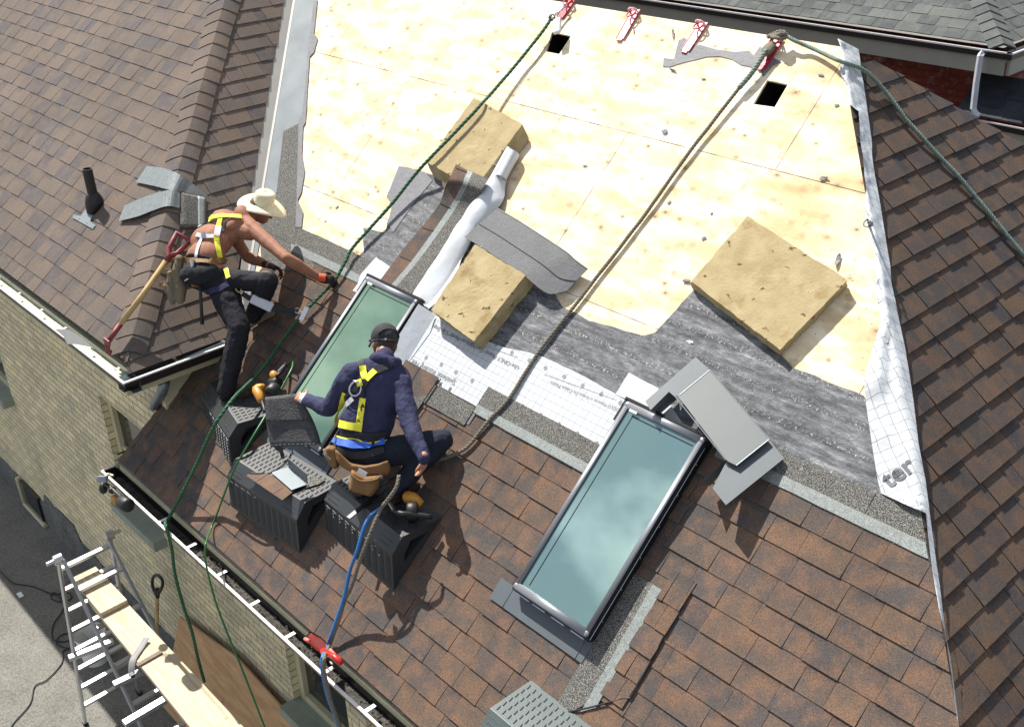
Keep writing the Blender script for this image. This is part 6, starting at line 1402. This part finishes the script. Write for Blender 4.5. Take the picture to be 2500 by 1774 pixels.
# tool pouches behind the hips
dq=(pel2-CAM).dot(FWD)-.17
K=lambda a,b_,dd=0:Dp(Z5(a,b_),dq+dd)
def pouch(name,outline,mat,parent,thick=.05,dd=0):
    P=[K(a,b_,dd) for a,b_ in outline]; c=sum(P,Vector())/len(P); mb=MB(); n=len(P)
    P2=[c+(p-c)*.82-FWD*thick*.6 for p in P]; P3=[p+FWD*thick for p in P]
    mb.add(P+P2+P3,[tuple(range(n,2*n))]+[(i,(i+1)%n,n+(i+1)%n,n+i) for i in range(n)]+[(2*n+i,2*n+(i+1)%n,(i+1)%n,i) for i in range(n)]+[tuple(range(3*n-1,2*n-1,-1))])
    o=mb.build(name,mat,parent); s=o.modifiers.new('b','BEVEL'); s.width=.012; s.segments=3; s.limit_method='NONE'; return o
pouch('tool_pouch',[(640,1090),(700,1150),(760,1205),(880,1225),(1000,1205),(1060,1180),(1082,1250),(1060,1300),(1000,1300),(880,1315),(780,1280),(700,1240),(645,1180)],M['leather'],w2e,.05)
pouch('tool_pouch',[(770,1250),(880,1310),(1000,1300),(985,1400),(930,1470),(850,1450),(745,1415),(760,1330)],M['leather'],w2e,.06,-.05)
pouch('tool_pouch',[(585,1060),(640,1075),(665,1140),(670,1230),(640,1258),(600,1215),(560,1150),(550,1100)],M['leather'],w2e,.06,.03)
m=MB(); m.tube(catmull([K(560,1090,-.04),K(575,1150,-.06),K(610,1185,-.06)],4),.012,6); m.build('pouch_rim',M['suede'],w2e,smooth=True)
m=MB(); m.box(K(858,1275,-.09),(IRT*.9-IUP*.5).normalized()*.03,FWD*.004,(IUP*.9+IRT*.5).normalized()*.014); m.build('pocket_card',M['grey_web'],w2e)
m=MB(); m.tube(catmull([K(770,1300,-.09),K(850,1345,-.10),K(960,1335,-.10),K(1010,1300,-.08)],4),.007,6); m.build('pouch_seam',M['leather'],w2e)
# held shingle (black back showing)
hs=empty('held_shingle',Dp((700,1030),7.45),label='shingle held up by the crouching worker, black tarred back towards the camera',cat='shingle')
L_=[(647,969),(648,1005),(652,1045),(660,1090)]; R_2=[(722,961),(752,1003),(772,1045),(784,1086)]
mb=MB(); vs=[]; nn=8; A_=catmull([Dp(p,7.47-.02*i) for i,p in enumerate(L_)],4); B_=catmull([Dp(p,7.44-.03*i) for i,p in enumerate(R_2)],4)
for a,b_ in zip(A_,B_):
    for k in range(nn+1): t=k/nn; vs.append(a.lerp(b_,t)+FWD*.03*math.sin(math.pi*t))
mb.add(vs,[(i*(nn+1)+k,(i+1)*(nn+1)+k,(i+1)*(nn+1)+k+1,i*(nn+1)+k+1) for i in range(len(A_)-1) for k in range(nn)]); o=mb.build('shingle_back',simple('TarBack',srgb(64,64,66),.7,0,.3,16,.8,60,fine=120),hs,smooth=True); sl=o.modifiers.new('s','SOLIDIFY'); sl.thickness=.005
i0=len(A_)//2
for ii,nm,wd in ((i0,'tar_line',.010),(len(A_)-1,'sealant_dashes',.016)):
    mb=MB(); a,b_=A_[ii],B_[ii]
    for k in range(12): 
        t0,t1=k/12,(k+(.95 if nm=='tar_line' else .6))/12; f=lambda t:a.lerp(b_,t)+FWD*(.03*math.sin(math.pi*t)-.006)+IUP*(.01 if ii>i0 else 0)
        mb.bar(f(t0),f(t1),.003,wd,FWD)
    mb.build(nm,M['toolblack'] if nm=='tar_line' else M['tape'],hs)
# ================================================================ CAMERA, LIGHT
cd=bpy.data.cameras.new('camera'); co=bpy.data.objects.new('camera',cd); COL.objects.link(co)
cd.sensor_width=36; cd.sensor_fit='HORIZONTAL'; cd.lens=FPX/2500*36; cd.clip_end=500; cd.clip_start=.05
Mx=Matrix((RT@Vector((1,0,0)),RT@Vector((0,-1,0)),RT@Vector((0,0,-1)))).transposed().to_4x4(); Mx.translation=CAM; co.matrix_world=Mx; SC.camera=co
SUN=Vector((.6,-.08,-.79)).normalized()
sd=bpy.data.lights.new('sun','SUN'); sd.energy=5; sd.angle=R_(.5); sd.color=(1,.955,.88); so=bpy.data.objects.new('sun',sd); COL.objects.link(so)
so.rotation_euler=SUN.to_track_quat('-Z','Y').to_euler(); so.location=(-5,2,12)
w=bpy.data.worlds.new('World'); SC.world=w; w.use_nodes=True; nt=w.node_tree; bg=nt.nodes['Background']
sky=nt.nodes.new('ShaderNodeTexSky'); sky.sky_type='NISHITA'; sky.sun_disc=False; sky.sun_elevation=math.asin(-SUN.z); sky.sun_rotation=math.atan2(-SUN.x,-SUN.y)
tcn=nt.nodes.new('ShaderNodeTexCoord'); nzn=nt.nodes.new('ShaderNodeTexNoise'); nzn.inputs['Scale'].default_value=5.5; nzn.inputs['Detail'].default_value=6; nzn.inputs['Roughness'].default_value=.6; nt.links.new(tcn.outputs['Generated'],nzn.inputs['Vector'])
crn=nt.nodes.new('ShaderNodeValToRGB'); crn.color_ramp.elements[0].position=.46; crn.color_ramp.elements[0].color=(0,0,0,1); crn.color_ramp.elements[1].position=.62; crn.color_ramp.elements[1].color=(.75,.75,.75,1); nt.links.new(nzn.outputs['Fac'],crn.inputs[0])
mxn=nt.nodes.new('ShaderNodeMix'); mxn.data_type='RGBA'; nt.links.new(crn.outputs[0],mxn.inputs[0]); nt.links.new(sky.outputs[0],mxn.inputs[6]); mxn.inputs[7].default_value=(20,20,20.5,1)
nt.links.new(mxn.outputs[2],bg.inputs[0]); bg.inputs[1].default_value=.052
SC.view_settings.view_transform='Standard'; SC.view_settings.look='None'; SC.view_settings.exposure=.85; SC.view_settings.gamma=1
SC.render.resolution_x=1024; SC.render.resolution_y=726
try: SC.cycles.max_bounces=6
except Exception: pass
